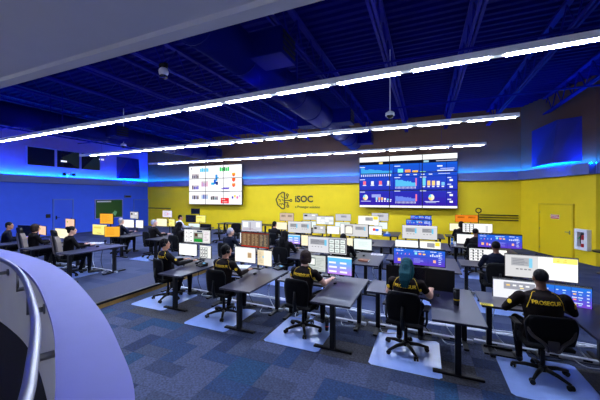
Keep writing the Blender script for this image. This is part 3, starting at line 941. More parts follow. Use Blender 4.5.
POSES = {}
def body_pose(key, lean=0.0, wl=(-0.17, 0.40, 0.80), wr=(0.17, 0.40, 0.80), el=(-0.27, 0.10, 0.80), er=(0.27, 0.10, 0.80), head_yaw=0.0, head_pitch=0.0, bulk=1.0):
    mb = MB()
    L = lambda z: lean * (z - 0.5)      # forward lean
    b = bulk
    P, F = ringtube([(0, -0.03, 0.44, 0.12, 0.10), (0, -0.02, 0.48, 0.185 * b, 0.135 * b), (0, -0.02 + L(0.6), 0.60, 0.165 * b, 0.12 * b), (0, -0.02 + L(0.72), 0.72, 0.165 * b, 0.118 * b),
                     (0, -0.015 + L(0.85), 0.85, 0.185 * b, 0.122 * b), (0, -0.015 + L(0.96), 0.96, 0.20 * b, 0.115 * b), (0, -0.01 + L(1.02), 1.02, 0.185 * b, 0.095 * b), (0, 0.0 + L(1.06), 1.06, 0.11, 0.07), (0, 0.005 + L(1.09), 1.09, 0.06, 0.055)])
    mb.poly(P, F)
    hx, hy, hz = 0.0, 0.03 + L(1.2), 1.215
    H = Matrix.Translation((hx, hy, hz)) @ Matrix.Rotation(head_yaw, 4, 'Z') @ Matrix.Rotation(head_pitch, 4, 'X')
    mb.tube([(0, 0.0 + L(1.04), 1.04), (0, 0.015 + L(1.15), 1.17)], 0.054, 12)
    mb.ell((0, -0.008, 0.022), (0.076, 0.094, 0.095), M=H)
    mb.ell((0, 0.022, -0.035), (0.060, 0.072, 0.085), M=H)
    mb.ell((0, 0.095, -0.012), (0.014, 0.020, 0.028), 8, 6, M=H)     # nose
    mb.ell((0, 0.070, -0.085), (0.03, 0.024, 0.022), 8, 6, M=H)      # chin
    mb.ell((0, 0.078, 0.022), (0.05, 0.018, 0.012), 8, 6, M=H)       # brow
    for s in (-1, 1):
        mb.ell((s * 0.078, -0.005, -0.004), (0.012, 0.022, 0.034), 8, 6, M=H)
    segs = []
    for s, e, wst in ((-1, el, wl), (1, er, wr)):
        sh = Vector((s * 0.195 * b, -0.01 + L(1.0), 0.985))
        e, wst = Vector(e), Vector(wst)
        mb.ell(tuple(sh), (0.07, 0.07, 0.065), 12, 8)
        mb.tube([sh, (sh + e) / 2, e], [0.062 * b, 0.056 * b, 0.048], 10)
        mb.ell(tuple(e), (0.049, 0.049, 0.049), 10, 7)
        mb.tube([e, e.lerp(wst, 0.4), wst], [0.047, 0.045, 0.029], 10)
        d = (wst - e)
        d.z *= 0.3
        d.normalize()
        side = Vector((d.y, -d.x, 0)).normalized()
        palm = wst + d * 0.05
        Mx = Matrix(((side.x, d.x, 0, palm.x), (side.y, d.y, 0, palm.y), (0, 0, 1, palm.z), (0, 0, 0, 1)))
        mb.ell((0, 0, 0), (0.042, 0.055, 0.017), 12, 8, M=Mx)
        for k, ln in enumerate((0.055, 0.072, 0.076, 0.066)):
            fx = (-0.032 + 0.0213 * k) * (-s)
            mb.tube([(fx, 0.03, 0.0), (fx * 1.1, 0.045 + ln * 0.45, 0.010), (fx * 1.12, 0.045 + ln * 0.8, -0.008), (fx * 1.12, 0.045 + ln * 0.95, -0.028)], [0.0105, 0.0098, 0.009, 0.008], 7, M=Mx)
        mb.tube([(-s * 0.03, -0.02, -0.002), (-s * 0.058, 0.012, -0.008), (-s * 0.062, 0.045, -0.016)], [0.013, 0.0115, 0.010], 7, M=Mx)
        segs += [('sleeve_u', sh, e, s), ('sleeve_l', e, wst, s), ('hand', wst + d * 0.02, wst + d * 0.15, s)]
        hip, kn, an = Vector((s * 0.095, 0.0, 0.525)), Vector((s * 0.15, 0.43, 0.545)), Vector((s * 0.15, 0.37 + 0.06 * s, 0.10))
        mb.tube([hip, hip.lerp(kn, 0.5), kn], [0.09 * b, 0.08 * b, 0.062], 12)
        mb.ell(tuple(kn), (0.062, 0.062, 0.062), 10, 7)
        mb.tube([kn, kn.lerp(an, 0.35), an], [0.06, 0.058, 0.04], 10)
        mb.ell((an.x, an.y, an.z - 0.03), (0.042, 0.05, 0.055), 10, 7)
        mb.tube([(an.x, an.y - 0.03, 0.047), (an.x, an.y + 0.09, 0.045), (an.x + s * 0.01, an.y + 0.17, 0.034)], [0.042, 0.043, 0.03], 10)
        segs += [('leg', hip, kn, s), ('leg', kn, an, s), ('shoe', an + Vector((0, -0.02, -0.06)), an + Vector((0, 0.16, -0.06)), s)]
    segs += [('torso', Vector((-0.09, -0.02, 0.6)), Vector((-0.09, L(1.0), 1.0)), 0), ('torso', Vector((0.09, -0.02, 0.6)), Vector((0.09, L(1.0), 1.0)), 0), ('head', Vector((0, 0.02 + L(1.13), 1.125)), Vector((hx, hy, hz + 0.03)), 0)]
    me = remesh(mb, 0.0115, 3)
    tags = []
    for p in me.polygons:
        c = p.center
        best = min(segs, key=lambda q: seg_d(c, q[1], q[2]) - {'torso': 0.09, 'head': 0.06}.get(q[0], 0.0))
        tg = best[0]
        if tg == 'sleeve_u' and (c - best[1]).dot(best[2] - best[1]) / (best[2] - best[1]).length_squared > 0.62:
            tg = 'elbow'
        if c.z > 1.085 + L(1.05) * 0:
            tg = 'head'
        elif tg == 'head':
            tg = 'torso'
        tags.append(tg)
    bm = bmesh.new()
    bm.from_mesh(me)
    tree = BVHTree.FromBMesh(bm)
    bm.free()
    POSES[key] = (me, tags, H, tree)

body_pose('type')
body_pose('broad', 0.05, bulk=1.18, wl=(-0.22, 0.42, 0.80), wr=(0.26, 0.42, 0.80), el=(-0.37, 0.10, 0.79), er=(0.37, 0.12, 0.79))
body_pose('look_right', 0.06, head_yaw=R(-25), wr=(0.26, 0.40, 0.80), er=(0.30, 0.12, 0.80))
body_pose('reach', 0.10, wr=(0.30, 0.44, 0.80), er=(0.31, 0.16, 0.80), wl=(-0.1, 0.40, 0.80), head_pitch=R(-8))
body_pose('lean_back', -0.14, wr=(0.24, 0.44, 0.80), er=(0.31, 0.08, 0.80), wl=(-0.02, 0.36, 0.82), el=(-0.25, 0.06, 0.76), head_yaw=R(-30))

HAIR = {}
def hair_mesh(style):
    if style in HAIR:
        return HAIR[style]
    mb = MB()
    if style == 'short':
        mb.ell((0, -0.018, 0.034), (0.084, 0.098, 0.094))
        mb.ell((0, -0.05, -0.01), (0.072, 0.06, 0.07))
    elif style == 'crop':
        mb.ell((0, -0.016, 0.032), (0.081, 0.094, 0.090))
    elif style == 'bob':
        mb.ell((0, -0.02, 0.034), (0.096, 0.108, 0.098))
        mb.ell((0, -0.045, -0.03), (0.094, 0.075, 0.09))
        for s in (-1, 1):
            mb.ell((s * 0.074, 0.0, -0.02), (0.026, 0.045, 0.08))
    elif style == 'bun':
        mb.ell((0, -0.018, 0.034), (0.086, 0.1, 0.095))
        mb.ell((0, -0.055, -0.01), (0.07, 0.06, 0.07))
        mb.ell((0, -0.10, 0.07), (0.05, 0.05, 0.05))
    else:   # long
        mb.ell((0, -0.02, 0.034), (0.092, 0.106, 0.098))
        mb.tube([(0, -0.06, 0.02), (0.0, -0.095, -0.10), (0.0, -0.115, -0.2), (0.01, -0.12, -0.29)], [0.08, 0.068, 0.052, 0.02], 12)
        for s in (-1, 1):
            mb.tube([(s * 0.065, 0.0, 0.03), (s * 0.08, -0.03, -0.08), (s * 0.07, -0.07, -0.18)], [0.03, 0.034, 0.022], 8)
        for k in range(5):
            a = -0.05 + k * 0.025
            mb.tube([(a, -0.10, 0.0), (a * 1.2, -0.16, -0.1), (a, -0.175, -0.2), (a * 0.7, -0.165, -0.30)], [0.02, 0.026, 0.024, 0.010], 7)
    me = remesh(mb, 0.009, 2)
    HAIR[style] = me
    return me

def headset_mb():
    mb = MB()
    arc = [(0.09 * math.cos(q), -0.005, 0.0 + 0.125 * math.sin(q)) for q in [math.pi * k / 14 for k in range(15)]]
    mb.tube(arc, 0.008, 7)
    for s in (-1, 1):
        mb.cyl((s * 0.082, -0.005, -0.005), (s * 0.108, -0.005, -0.005), 0.036, 0.032, 12)
    mb.tube([(-0.098, 0.0, -0.02), (-0.085, 0.08, -0.06), (-0.045, 0.115, -0.075)], 0.004, 6)
    return mb

def lettering(parent, pose, txt='PROSEGUR', z=0.935, size=0.062):
    me0, tags, H, tree = POSES[pose]
    v, f = text_geo(txt, size, 0.0018)
    out = []
    for (x, y, _) in v:
        x *= 0.98
        hit = tree.ray_cast(Vector((x, -1, z + y)), Vector((0, 1, 0)))
        yy = hit[0].y if hit[0] else -0.12
        out.append((x, yy - 0.006, z + y))
    o = MB().poly(out, f).build('back_lettering', M_yel, parent)
    o['label'] = 'yellow lettering across the back'
    for s in (-1, 1):
        pts = []
        for k in range(12):
            t = k / 11
            x = s * (0.085 + 0.105 * t ** 0.7)
            zz = 1.06 - 0.03 * t - 0.16 * t * t
            hit = tree.ray_cast(Vector((x, -1, zz)), Vector((0, 1, 0)))
            if hit[0]:
                pts.append((x, hit[0].y - 0.001, zz))
        if len(pts) > 2:
            MB().tube(pts, 0.0042, 5).build('piping', M_yel, parent)
        # sleeve patch
        q = tree.ray_cast(Vector((s * 1.0, 0.02, 0.90)), Vector((-s, 0, 0)))
        if q[0]:
            n = q[1]
            Mx = Matrix.Translation(q[0] + n * 0.0015) @ n.to_track_quat('Z', 'Y').to_matrix().to_4x4()
            MB().lathe([(0.028, -0.004), (0.028, 0.003), (0.022, 0.004)], 12, M=Mx).build('sleeve_patch', M_yel, parent)

def person(label, P, rz, pose, top, skin, hair, hair_m, sleeves='long', headset=False, text=False, z=0.0, group=None):
    t = thing('person', label, 'person', (P[0], P[1], z), rz, group)
    me0, tags, H, tree = POSES[pose]
    me = me0.copy()
    me.name = 'body'
    me.materials.clear()
    for m in (top, skin, M_trou, M_shoe):
        me.materials.append(m)
    idx = {'torso': 0, 'sleeve_u': 0, 'elbow': 0 if sleeves == 'long' else 1, 'sleeve_l': 0 if sleeves == 'long' else 1, 'hand': 1, 'head': 1, 'leg': 2, 'shoe': 3}
    me.polygons.foreach_set('material_index', [idx[g] for g in tags])
    b = link('body', me, t)
    HM = H
    if hair:
        hm = hair_mesh(hair).copy()
        hm.materials.clear()
        hm.materials.append(hair_m)
        h = link('hair', hm, t)
        h.matrix_local = HM
    for s in (-1, 1):
        e = MB().ell((s * 0.030, 0.0815, 0.004), (0.012, 0.008, 0.007), 8, 6).build('eye', M_eye, t, True)
        e.matrix_local = HM
    mo = MB().ell((0, 0.0885, -0.056), (0.022, 0.006, 0.005), 8, 5).build('mouth', mat('lip', lin((150, 80, 76)), 0.5), t, True)
    mo.matrix_local = HM
    if headset:
        hs = headset_mb().build('headset', M_black, t, True)
        hs.matrix_local = HM
    if text:
        lettering(t, pose)
    return t

# ------------------------------------------------------------------ workstation grid
XR = {1: -4.30, 2: -2.58, 3: -0.95, 4: 0.68, 5: 2.30}
YR = {'A': 4.02, 'B': 6.65, 'C': 9.3, 'D': 11.95}
ROWN = {'A': 'front row', 'B': 'second row', 'C': 'third row', 'D': 'back row'}
COLN = {1: 'nearest the platform step', 2: 'second from the platform step', 3: 'third from the platform step', 4: 'fourth from the platform step', 5: 'nearest the yellow door'}
ST = {}
for r_ in 'ABCD':
    for c in (1, 2, 3, 4, 5):
        ST[r_ + str(c)] = (XR[c], YR[r_] + (0.28 if (r_, c) == ('A', 1) else 0), 0.0, '%s desk %s' % (ROWN[r_], COLN[c]))
ST['P1'] = (-7.95, 4.42, PZ, 'front platform desk nearest the step')
ST['P2'] = (-9.60, 4.42, PZ, 'front platform desk second from the step')
ST['P3'] = (-11.25, 4.42, PZ, 'front platform desk farthest from the step')
ST['Q1'] = (-7.95, 7.0, PZ, 'second platform desk row nearest the step')
ST['Q2'] = (-9.60, 7.0, PZ, 'second platform desk row second from the step')
ST['R1'] = (-8.95, 9.5, PZ, 'rear platform desk by the yellow wall')
first = {'desk': True}
MATPROTO = None
for k, (xr, y0, z, ph) in ST.items():
    d = DESK0 if first['desk'] else copy_tree(DESK0)
    first['desk'] = False
    d.location = (xr, y0, z)
    d['label'] = 'charcoal L-shaped desk with black legs, %s' % ph
    d['group'] = 'L-shaped control room desks'

def seat_xy(k, dx=-0.94, dy=0.58):
    xr, y0, z, ph = ST[k]
    return (xr + dx, y0 + dy, z)

# chairs --------------------------------------------------------------------------------------
CH = {}
used = {'t': False, 'h': False, 'y': False}
def put_chair(P, rz, label, kind='t', group='black task chairs'):
    src = {'t': CHAIR0, 'h': HIGH0, 'y': YCH0}[kind]
    c = src if not used[kind] else copy_tree(src)
    used[kind] = True
    c.location = P
    c.rotation_euler.z = rz
    c['label'] = label
    c['group'] = group
    c['category'] = 'chair'
    return c

def chair_at(k, rz=0.0, kind='t', who='occupied', dx=-0.94, dy=0.58):
    x, y, z = seat_xy(k, dx, dy)
    ph = ST[k][3]
    nm = {'t': 'black mesh task chair on casters', 'h': 'high-backed chair with beige side panels', 'y': 'low-backed black chair with forked frame'}[kind]
    put_chair((x, y, z + 0.006), rz, '%s %s at %s' % ('empty' if who == 'empty' else 'occupied', nm, ph), kind, 'high-backed chairs' if kind == 'h' else 'black task chairs')

# people --------------------------------------------------------------------------------------
def sit(k, label, rz, pose, top, skin, hair, hm, kind='t', dx=-0.94, dy=0.58, **kw):
    chair_at(k, rz, kind, dx=dx, dy=dy)
    x, y, z = seat_xy(k, dx, dy)
    return person(label, (x, y), rz, pose, top, skin, hair, hm, z=z + 0.0, **kw)

sit('A1', 'person leaning back in black lettered jacket with short black hair beside the platform step', R(-18), 'lean_back', M_jack, M_skin2, 'short', M_hblack, text=True, headset=True)
sit('A2', 'person in dark lettered jacket and headset before brown and white monitors', R(-4), 'look_right', M_brownj, M_skin2, 'short', M_hblack, text=True, headset=True)
sit('A3', 'person with brown bobbed hair and bare forearms reaching over the front desk', R(-8), 'reach', M_brownj, M_skin1, 'bob', M_hbrown, text=True, sleeves='short')
sit('A4', 'person with long teal hair in a dark lettered short-sleeved shirt', R(-6), 'reach', M_brownj, M_skin1, 'long', M_hteal, text=True, sleeves='short')
sit('A5', 'person with cropped black hair in lettered jacket at wide monitors near the door', R(4), 'broad', M_brownj, M_skin3, 'crop', M_hblack, kind='y', text=True)
sit('B1', 'person with grey hair in navy jumper looking at monitors in second row', R(-10), 'look_right', M_navy, M_skin1, 'short', M_hgrey, dx=-1.05)
sit('B2', 'person with long black hair before a small blue screen in second row', R(-6), 'type', M_jack, M_skin2, 'long', M_hblack)
sit('B3', 'dark-haired person half hidden behind the grey tiled monitor', R(0), 'type', M_jack, M_skin2, 'short', M_hblack)
sit('B5', 'person in navy jumper sitting before the gridded screen in second row', R(4), 'type', M_navy, M_skin3, 'crop', M_hblack)
sit('C1', 'person in black jacket facing a cream screen in third row', R(-4), 'type', M_jack, M_skin2, 'short', M_hblack)
sit('C5', 'person in black facing a white screen in third row near the door', R(-6), 'look_right', M_jack, M_skin3, 'crop', M_hblack)
sit('D5', 'person with rounded black hair before the orange monitor in back row', R(-6), 'type', M_jack, M_skin3, 'bob', M_hblack, dx=-1.05)
sit('P1', 'person with dark tied-back hair in black before the yellow monitor on the platform', R(-12), 'look_right', M_jack, M_skin1, 'bun', M_hblack, kind='h', dy=0.50)
sit('P2', 'person with dark brown hair in black beside the peach monitor on the platform', R(-8), 'type', M_jack, M_skin2, 'bob', M_hbrown, kind='h', dy=0.50)
sit('P3', 'person with short dark hair in navy at the far left of the platform', R(-25), 'look_right', M_navy, M_skin2, 'short', M_hblack, kind='h', dy=0.55)
sit('Q1', 'person with grey hair in black facing two cream screens on the platform', R(-12), 'look_right', M_jack, M_skin1, 'short', M_hgrey)
sit('Q2', 'person with blue-grey hair half hidden behind the orange monitor on the platform', R(-6), 'type', M_navy, M_skin1, 'short', M_hgrey)
sit('R1', 'person in light shirt with black hair at the rear platform desk', R(-20), 'look_right', M_lightsh, M_skin2, 'short', M_hblack, dx=-1.15, dy=0.5)
put_chair((-7.32, 7.25, PZ + 0.006), R(-5), 'occupied black task chair of the long-haired person on the platform border')
person('person with long black hair in black sitting on the platform border, seen from behind', (-7.32, 7.25), R(-5), 'type', M_jack, M_skin2, 'long', M_hblack, z=PZ)
chair_at('C2', R(10), who='empty')
chair_at('C3', R(-15), who='empty')
chair_at('D1', R(15), who='empty')
chair_at('B4', R(5), who='empty')
put_chair((-8.9, 11.3, PZ + 0.006), R(120), 'empty black task chair left of the small black monitors by yellow wall')
put_chair((-7.9, 11.1, PZ + 0.006), R(200), 'empty black task chair by the long table near the yellow wall')

# chair mats ----------------------------------------------------------------------------------
def mat_mesh():
    pts = [(-0.47, -0.56), (-0.43, -0.6), (0.40, -0.6), (0.44, -0.56), (0.44, 0.38), (0.40, 0.42), (0.0, 0.42), (-0.04, 0.45), (-0.04, 0.60), (-0.30, 0.60), (-0.34, 0.56), (-0.34, 0.42), (-0.43, 0.42), (-0.47, 0.38)]
    me = MB().prism(pts, 0.003, 0.0065).mesh('chair_mat')
    me.materials.append(M_matc)
    return me
MM = mat_mesh()
for k in ('A1', 'A2', 'A3', 'A4', 'A5', 'B1', 'B2', 'B3', 'B4', 'B5', 'P1', 'P2', 'Q1', 'C1', 'C5'):
    x, y, z = seat_xy(k)
    o = link('chair_mat', MM, None, (x + 0.02, y + 0.02, z))
    tag(o, 'pale vinyl chair mat under the chair at %s' % ST[k][3], 'chair mat', 'chair mats')

# monitors ------------------------------------------------------------------------------------
LBL = {'white': 'white', 'whitebox': 'white and tan', 'beigesplit': 'beige and white', 'cream': 'cream', 'yellowcream': 'yellow', 'peach': 'peach', 'orange': 'orange', 'orangeform': 'orange form', 'beigeform': 'beige form',
       'greyform': 'grey two-form', 'greyone': 'plain grey', 'greyarch': 'grey and white', 'greytiles': 'grey tiled', 'squares': 'grey squared', 'tiles': 'white tiled', 'tilesgreen': 'tiled and green', 'grid': 'dark gridded', 'gridwide': 'white gridded',
       'code': 'brown columned', 'appgrey': 'grey-green windowed', 'bluetext': 'blue and violet', 'dash': 'blue dashboard', 'split_form': 'grey and white form', 'split_dash': 'half blue dashboard', 'mint': 'mint white', 'redblue': 'white, red and blue',
       'whiteyellow': 'white and yellow', 'lavender': 'lavender', 'greyblack': 'grey and black', 'off': 'switched-off black', 'purple': 'violet'}
PLANE = {'A': 5.30, 'B': 7.95, 'C': 10.6, 'D': 13.25, 'P': 5.72, 'Q': 8.3, 'R': 10.75}
MLIST = [
    # station, position word, u0, u1, v top, v bottom, picture, yaw deg, curve
    ('A1', 'lower left', 179, 197, 243.5, 255.5, 'white', 0, 0), ('A1', 'lower right', 199, 211.8, 245.5, 258.5, 'grid', -6, 0), ('A1', 'upper', 184, 210.5, 229.5, 243, 'tilesgreen', 0, 0),
    ('A2', 'lower left', 234.5, 256, 247, 262.5, 'whitebox', -3, 0), ('A2', 'lower right', 256.6, 272.5, 250, 266, 'beigesplit', -8, 0), ('A2', 'upper', 240, 270, 232.5, 247.5, 'code', -6, 0),
    ('A3', 'lower left', 304.5, 326, 255, 271.5, 'appgrey', -2, 0), ('A3', 'lower right', 327, 352.3, 256.5, 275, 'bluetext', -4, 0), ('A3', 'upper', 307.5, 347, 237, 253.5, 'greytiles', -3, 0),
    ('A4', 'upper', 393.5, 445.5, 248, 265.5, 'dash', -2, 0.12), ('A4', 'lower', 386.5, 454.5, 267.5, 290, 'off', -2, 0.12),
    ('A5', 'upper', 505, 577, 255.5, 279.5, 'split_form', -5, 0.10), ('A5', 'lower', 493, 590, 281.5, 303.5, 'split_dash', -5, 0.10),
    ('B1', 'upper', 241.5, 262, 220.5, 231.5, 'squares', 0, 0), ('B1', 'lower', 240, 262, 233, 244, 'white', 0, 0),
    ('B2', 'upper', 287.5, 311.5, 221.5, 233, 'greyform', -3, 0), ('B2', 'lower left', 288, 300.3, 234.5, 244, 'bluetext', 0, 0), ('B2', 'lower right', 301, 312.5, 235, 246, 'cream', -4, 0),
    ('B3', 'upper', 340, 368.5, 224, 236.5, 'greyarch', -4, 0), ('B3', 'lower left', 342, 353, 237.5, 248, 'cream', 0, 0), ('B3', 'lower right', 353.6, 372, 238.5, 250, 'mint', -4, 0),
    ('B4', 'upper', 402, 437.5, 225.5, 239.3, 'greyform', 0, 0), ('B4', 'lower left', 395, 418.3, 240, 252, 'white', 0, 0), ('B4', 'lower right', 419.5, 441, 241, 253, 'whiteyellow', -5, 0),
    ('B5', 'upper', 477.7, 522, 233.8, 248.2, 'dash', -2, 0.1), ('B5', 'lower', 469, 507, 249, 262, 'gridwide', -2, 0.06),
    ('C1', 'upper', 279.5, 294, 213, 221, 'beigeform', -4, 0), ('C1', 'lower', 275.5, 287, 222, 229.5, 'cream', 0, 0),
    ('C2', 'upper', 316, 334, 216, 224.5, 'tiles', -5, 0), ('C2', 'lower left', 313, 325.5, 225.5, 233.5, 'greyblack', 0, 0), ('C2', 'lower right', 327, 339.5, 226, 234, 'white', 0, 0),
    ('C3', 'upper', 358, 379, 215.7, 225, 'whiteyellow', -3, 0), ('C3', 'lower', 368.8, 382, 226, 235, 'redblue', -4, 0), ('C3', 'lower left', 355, 367.5, 226, 235, 'mint', 0, 0),
    ('C4', 'upper', 406, 432, 219.4, 228.5, 'dash', 0, 0.05), ('C5', 'upper', 462.5, 492.5, 223.5, 232.7, 'gridwide', -2, 0), ('C5', 'lower', 456.8, 474, 234, 244, 'white', 0, 0),
    ('D1', 'upper', 303, 318, 213.5, 220, 'greyblack', 0, 0), ('D1', 'lower', 302, 316, 221, 227.5, 'mint', 0, 0), ('D2', 'upper', 335.5, 351, 214, 221, 'greyone', 0, 0), ('D2', 'lower', 335, 350, 222, 228, 'mint', 0, 0),
    ('D3', 'upper', 371.5, 388.5, 213, 221, 'greyone', -3, 0), ('D3', 'lower', 374, 387.5, 222, 229, 'mint', 0, 0), ('D4', 'upper', 410.5, 431.5, 215.2, 222, 'dash', 0, 0.05),
    ('D5', 'upper', 455, 478, 214.8, 222.3, 'orangeform', 0, 0), ('D5', 'lower', 449.5, 465, 223.3, 231, 'cream', 0, 0),
    ('P1', 'lower left', 92.5, 107, 224.5, 235, 'yellowcream', 0, 0), ('P1', 'lower right', 108, 116.5, 226.5, 237, 'orange', 30, 0), ('P1', 'upper', 101, 112, 213.5, 224, 'orange', 8, 0),
    ('P2', 'lower', 55, 71, 228.5, 238.5, 'cream', 0, 0), ('P2', 'upper', 64.5, 75.5, 218.8, 227.5, 'peach', -6, 0),
    ('P3', 'right', 36.5, 48, 225.8, 234.8, 'peach', -10, 0), ('P3', 'left', 20, 35, 225.5, 236, 'off', 8, 0),
    ('Q2', 'left', 122.5, 134, 219.5, 227.5, 'white', 0, 0), ('Q2', 'right', 135, 144, 220, 228, 'white', -8, 0), ('Q2', 'upper', 129, 139.5, 211.7, 218.7, 'greyblack', -10, 0),
    ('Q1', 'left', 156.5, 167, 218.5, 226.3, 'cream', 0, 0), ('Q1', 'right', 168, 175.5, 219, 226.3, 'yellowcream', -10, 0), ('Q1', 'upper', 162.5, 172, 210.5, 217.3, 'lavender', 0, 0),
    ('R1', 'top', 191, 199.5, 208.5, 214, 'off', 0, 0), ('R1', 'middle left', 186, 195.3, 215, 222.3, 'off', 4, 0), ('R1', 'middle right', 195.7, 206, 215.4, 222.6, 'yellowcream', -4, 0), ('R1', 'lower left', 188.5, 199.8, 223.4, 229, 'mint', 0, 0), ('R1', 'lower right', 200.3, 211, 224, 230, 'off', 0, 0),
]
bysta = {}
for n, (k, word, u0, u1, v0, v1, pic, yw, cv) in enumerate(MLIST):
    Y = PLANE[k[0]] + (0.28 if k == 'A1' else 0)
    um = (u0 + u1) / 2
    a, b = at(u0, v0, Y=Y), at(u1, v0, Y=Y)
    c0, c1 = at(um, v0, Y=Y), at(um, v1, Y=Y)
    wd, ht = (b.x - a.x) / math.cos(R(yw)) - 0.016, c0.z - c1.z - 0.016
    P = Vector(((a.x + b.x) / 2, Y, (c0.z + c1.z) / 2))
    monitor('%s screen, %s monitor at %s' % (LBL[pic], word, ST[k][3]), P, wd, ht, R(yw), pic, cv, 0, n)
    bysta.setdefault(k, []).append((P, wd, ht))
for k, lst in bysta.items():
    xr, y0, zf, ph = ST[k]
    zt = max(p.z + h * 0.35 for p, w_, h in lst)
    X = sum(p.x for p, w_, h in lst) / len(lst)
    Y = lst[0][0].y + 0.14
    t = thing('monitor_stand', 'black pole stand carrying the monitors at %s' % ph, 'monitor stand', (X, Y, zf + 0.73), group='monitor stands')
    MB().box((0, 0, 0.008), (0.22, 0.16, 0.016)).build('base_plate', M_blackm, t, bevel=0.003)
    MB().cyl((0, 0, 0.01), (0, 0, zt - zf - 0.73 + 0.06), 0.018, n=12).build('pole', M_blackm, t, True)
    for p, w_, h in lst:
        MB().tube([(0, 0, p.z - zf - 0.73), (p.x - X, -0.078, p.z - zf - 0.73)] if abs(p.x - X) < 0.1 else [(0, 0, p.z - zf - 0.73), ((p.x - X) * 0.6, -0.02, p.z - zf - 0.73), (p.x - X, -0.078, p.z - zf - 0.73)], 0.014, 8).build('arm', M_blackm, t, True)

# ------------------------------------------------------------------ desk-top things
def keyboard_mesh():
    mb = MB().b2((-0.21, -0.065, 0), (0.21, 0.065, 0.014))
    me = mb.mesh('keyboard_case', bevel=0.004)
    me.materials.append(M_black)
    kb = MB()
    for j in range(5):
        for i in range(15):
            kb.b2((-0.2 + i * 0.0268, -0.055 + j * 0.0225, 0.014), (-0.2 + i * 0.0268 + 0.023, -0.055 + j * 0.0225 + 0.019, 0.02))
    me2 = kb.mesh('keys')
    me2.materials.append(mat('key_grey', (0.03, 0.03, 0.035), 0.5))
    return me, me2
KB = keyboard_mesh()
mo = MB().ell((0, 0, 0.016), (0.03, 0.052, 0.02), 12, 8)
MOUSE = mo.mesh('mouse', True)
MOUSE.materials.append(M_black)
for k in ('A1', 'A2', 'A3', 'A4', 'A5', 'B1', 'B2', 'B3', 'B4', 'B5', 'C1', 'C5', 'P1', 'P2', 'Q1'):
    xr, y0, z, ph = ST[k]
    t = thing('keyboard', 'black keyboard on %s' % ph, 'keyboard', (xr - 0.92, y0 + 1.0, z + 0.73), R(-6), 'keyboards')
    link('case', KB[0], t)
    link('keys', KB[1], t)
    o = link('mouse', MOUSE, None, (xr - 0.50, y0 + 0.98, z + 0.729))
    tag(o, 'black computer mouse on %s' % ph, 'mouse', 'computer mice')

def top_pt(u, v, z=0.73):
    p = at(u, v, Z=z)
    return (p.x, p.y, z)
def tumbler(P, label, body_m, band_m, h=0.2, r=0.038):
    t = thing('tumbler', label, 'bottle', P)
    MB().lathe([(r * 0.85, 0), (r * 0.88, 0.005), (r, h * 0.85), (r, h)], 18).build('cup', body_m, t, True)
    MB().lathe([(r * 1.02, h), (r * 1.04, h + 0.012), (r * 0.8, h + 0.022), (r * 0.35, h + 0.024)], 18).build('lid', M_black, t, True)
    MB().lathe([(r * 0.965, h * 0.34), (r * 0.975, h * 0.42)], 18).build('band', band_m, t)
tumbler(top_pt(456.5, 305), 'tall black tumbler with yellow band on the teal-haired person\'s desk', mat('black_tumbler', (0.02, 0.02, 0.025), 0.3), M_yel, 0.21, 0.042)
tumbler(top_pt(105.5, 244, 0.73 + PZ), 'small dark cup on the platform desk beside the yellow monitor', mat('dark_cup', (0.05, 0.06, 0.08), 0.3), M_housing, 0.09, 0.035)
tumbler(top_pt(452, 244), 'blue plastic bottle on third row desk near the door', mat('blue_plastic', (0.02, 0.16, 0.6), 0.3), M_paper, 0.2, 0.04)
tumbler(top_pt(455, 246), 'white paper cup beside the blue plastic bottle', M_paper, mat('blue_plastic2', (0.05, 0.2, 0.7), 0.4), 0.14, 0.036)
def flat(name, label, cat, P, sx, sy, sz, rz, m, extra=None):
    t = thing(name, label, cat, P, rz)
    MB().box((0, 0, sz / 2), (sx, sy, sz)).build('cover' if cat == 'book' else 'sheet', m, t, bevel=min(0.002, sz * 0.3))
    if cat == 'book':
        MB().box((0.004, 0, sz / 2), (sx - 0.004, sy - 0.008, sz * 0.7)).build('pages', M_paper, t)
    else:
        for i in range(4):
            MB().b2((-sx * 0.4, sy * (0.3 - i * 0.2) - 0.004, sz), (sx * (0.4 - 0.1 * (i % 2)), sy * (0.3 - i * 0.2) + 0.004, sz + 0.0006)).build('print_line', extra or M_ink, t)
flat('book', 'dark red and tan book lying on the second row desk', 'book', top_pt(364, 261), 0.24, 0.17, 0.035, R(-8), mat('book_cover', lin((150, 96, 74)), 0.6))
flat('paper', 'white paper sheet at the book\'s desk edge in second row', 'paper', top_pt(377, 254.5), 0.3, 0.21, 0.002, R(4), M_paper)
flat('paper', 'white paper sheet before the white and tan screen', 'paper', top_pt(240, 266.5), 0.42, 0.3, 0.002, R(14), M_paper)
flat('note', 'yellow sticky notepad on the desk end near the tall tumbler', 'note', top_pt(486.3, 304.6), 0.16, 0.09, 0.006, R(-4), mat('yellow_note', lin((236, 212, 60)), 0.7))
flat('paper', 'white papers on platform desk under the yellow monitor', 'paper', top_pt(95, 243, 0.73 + PZ), 0.5, 0.28, 0.003, R(20), M_paper)
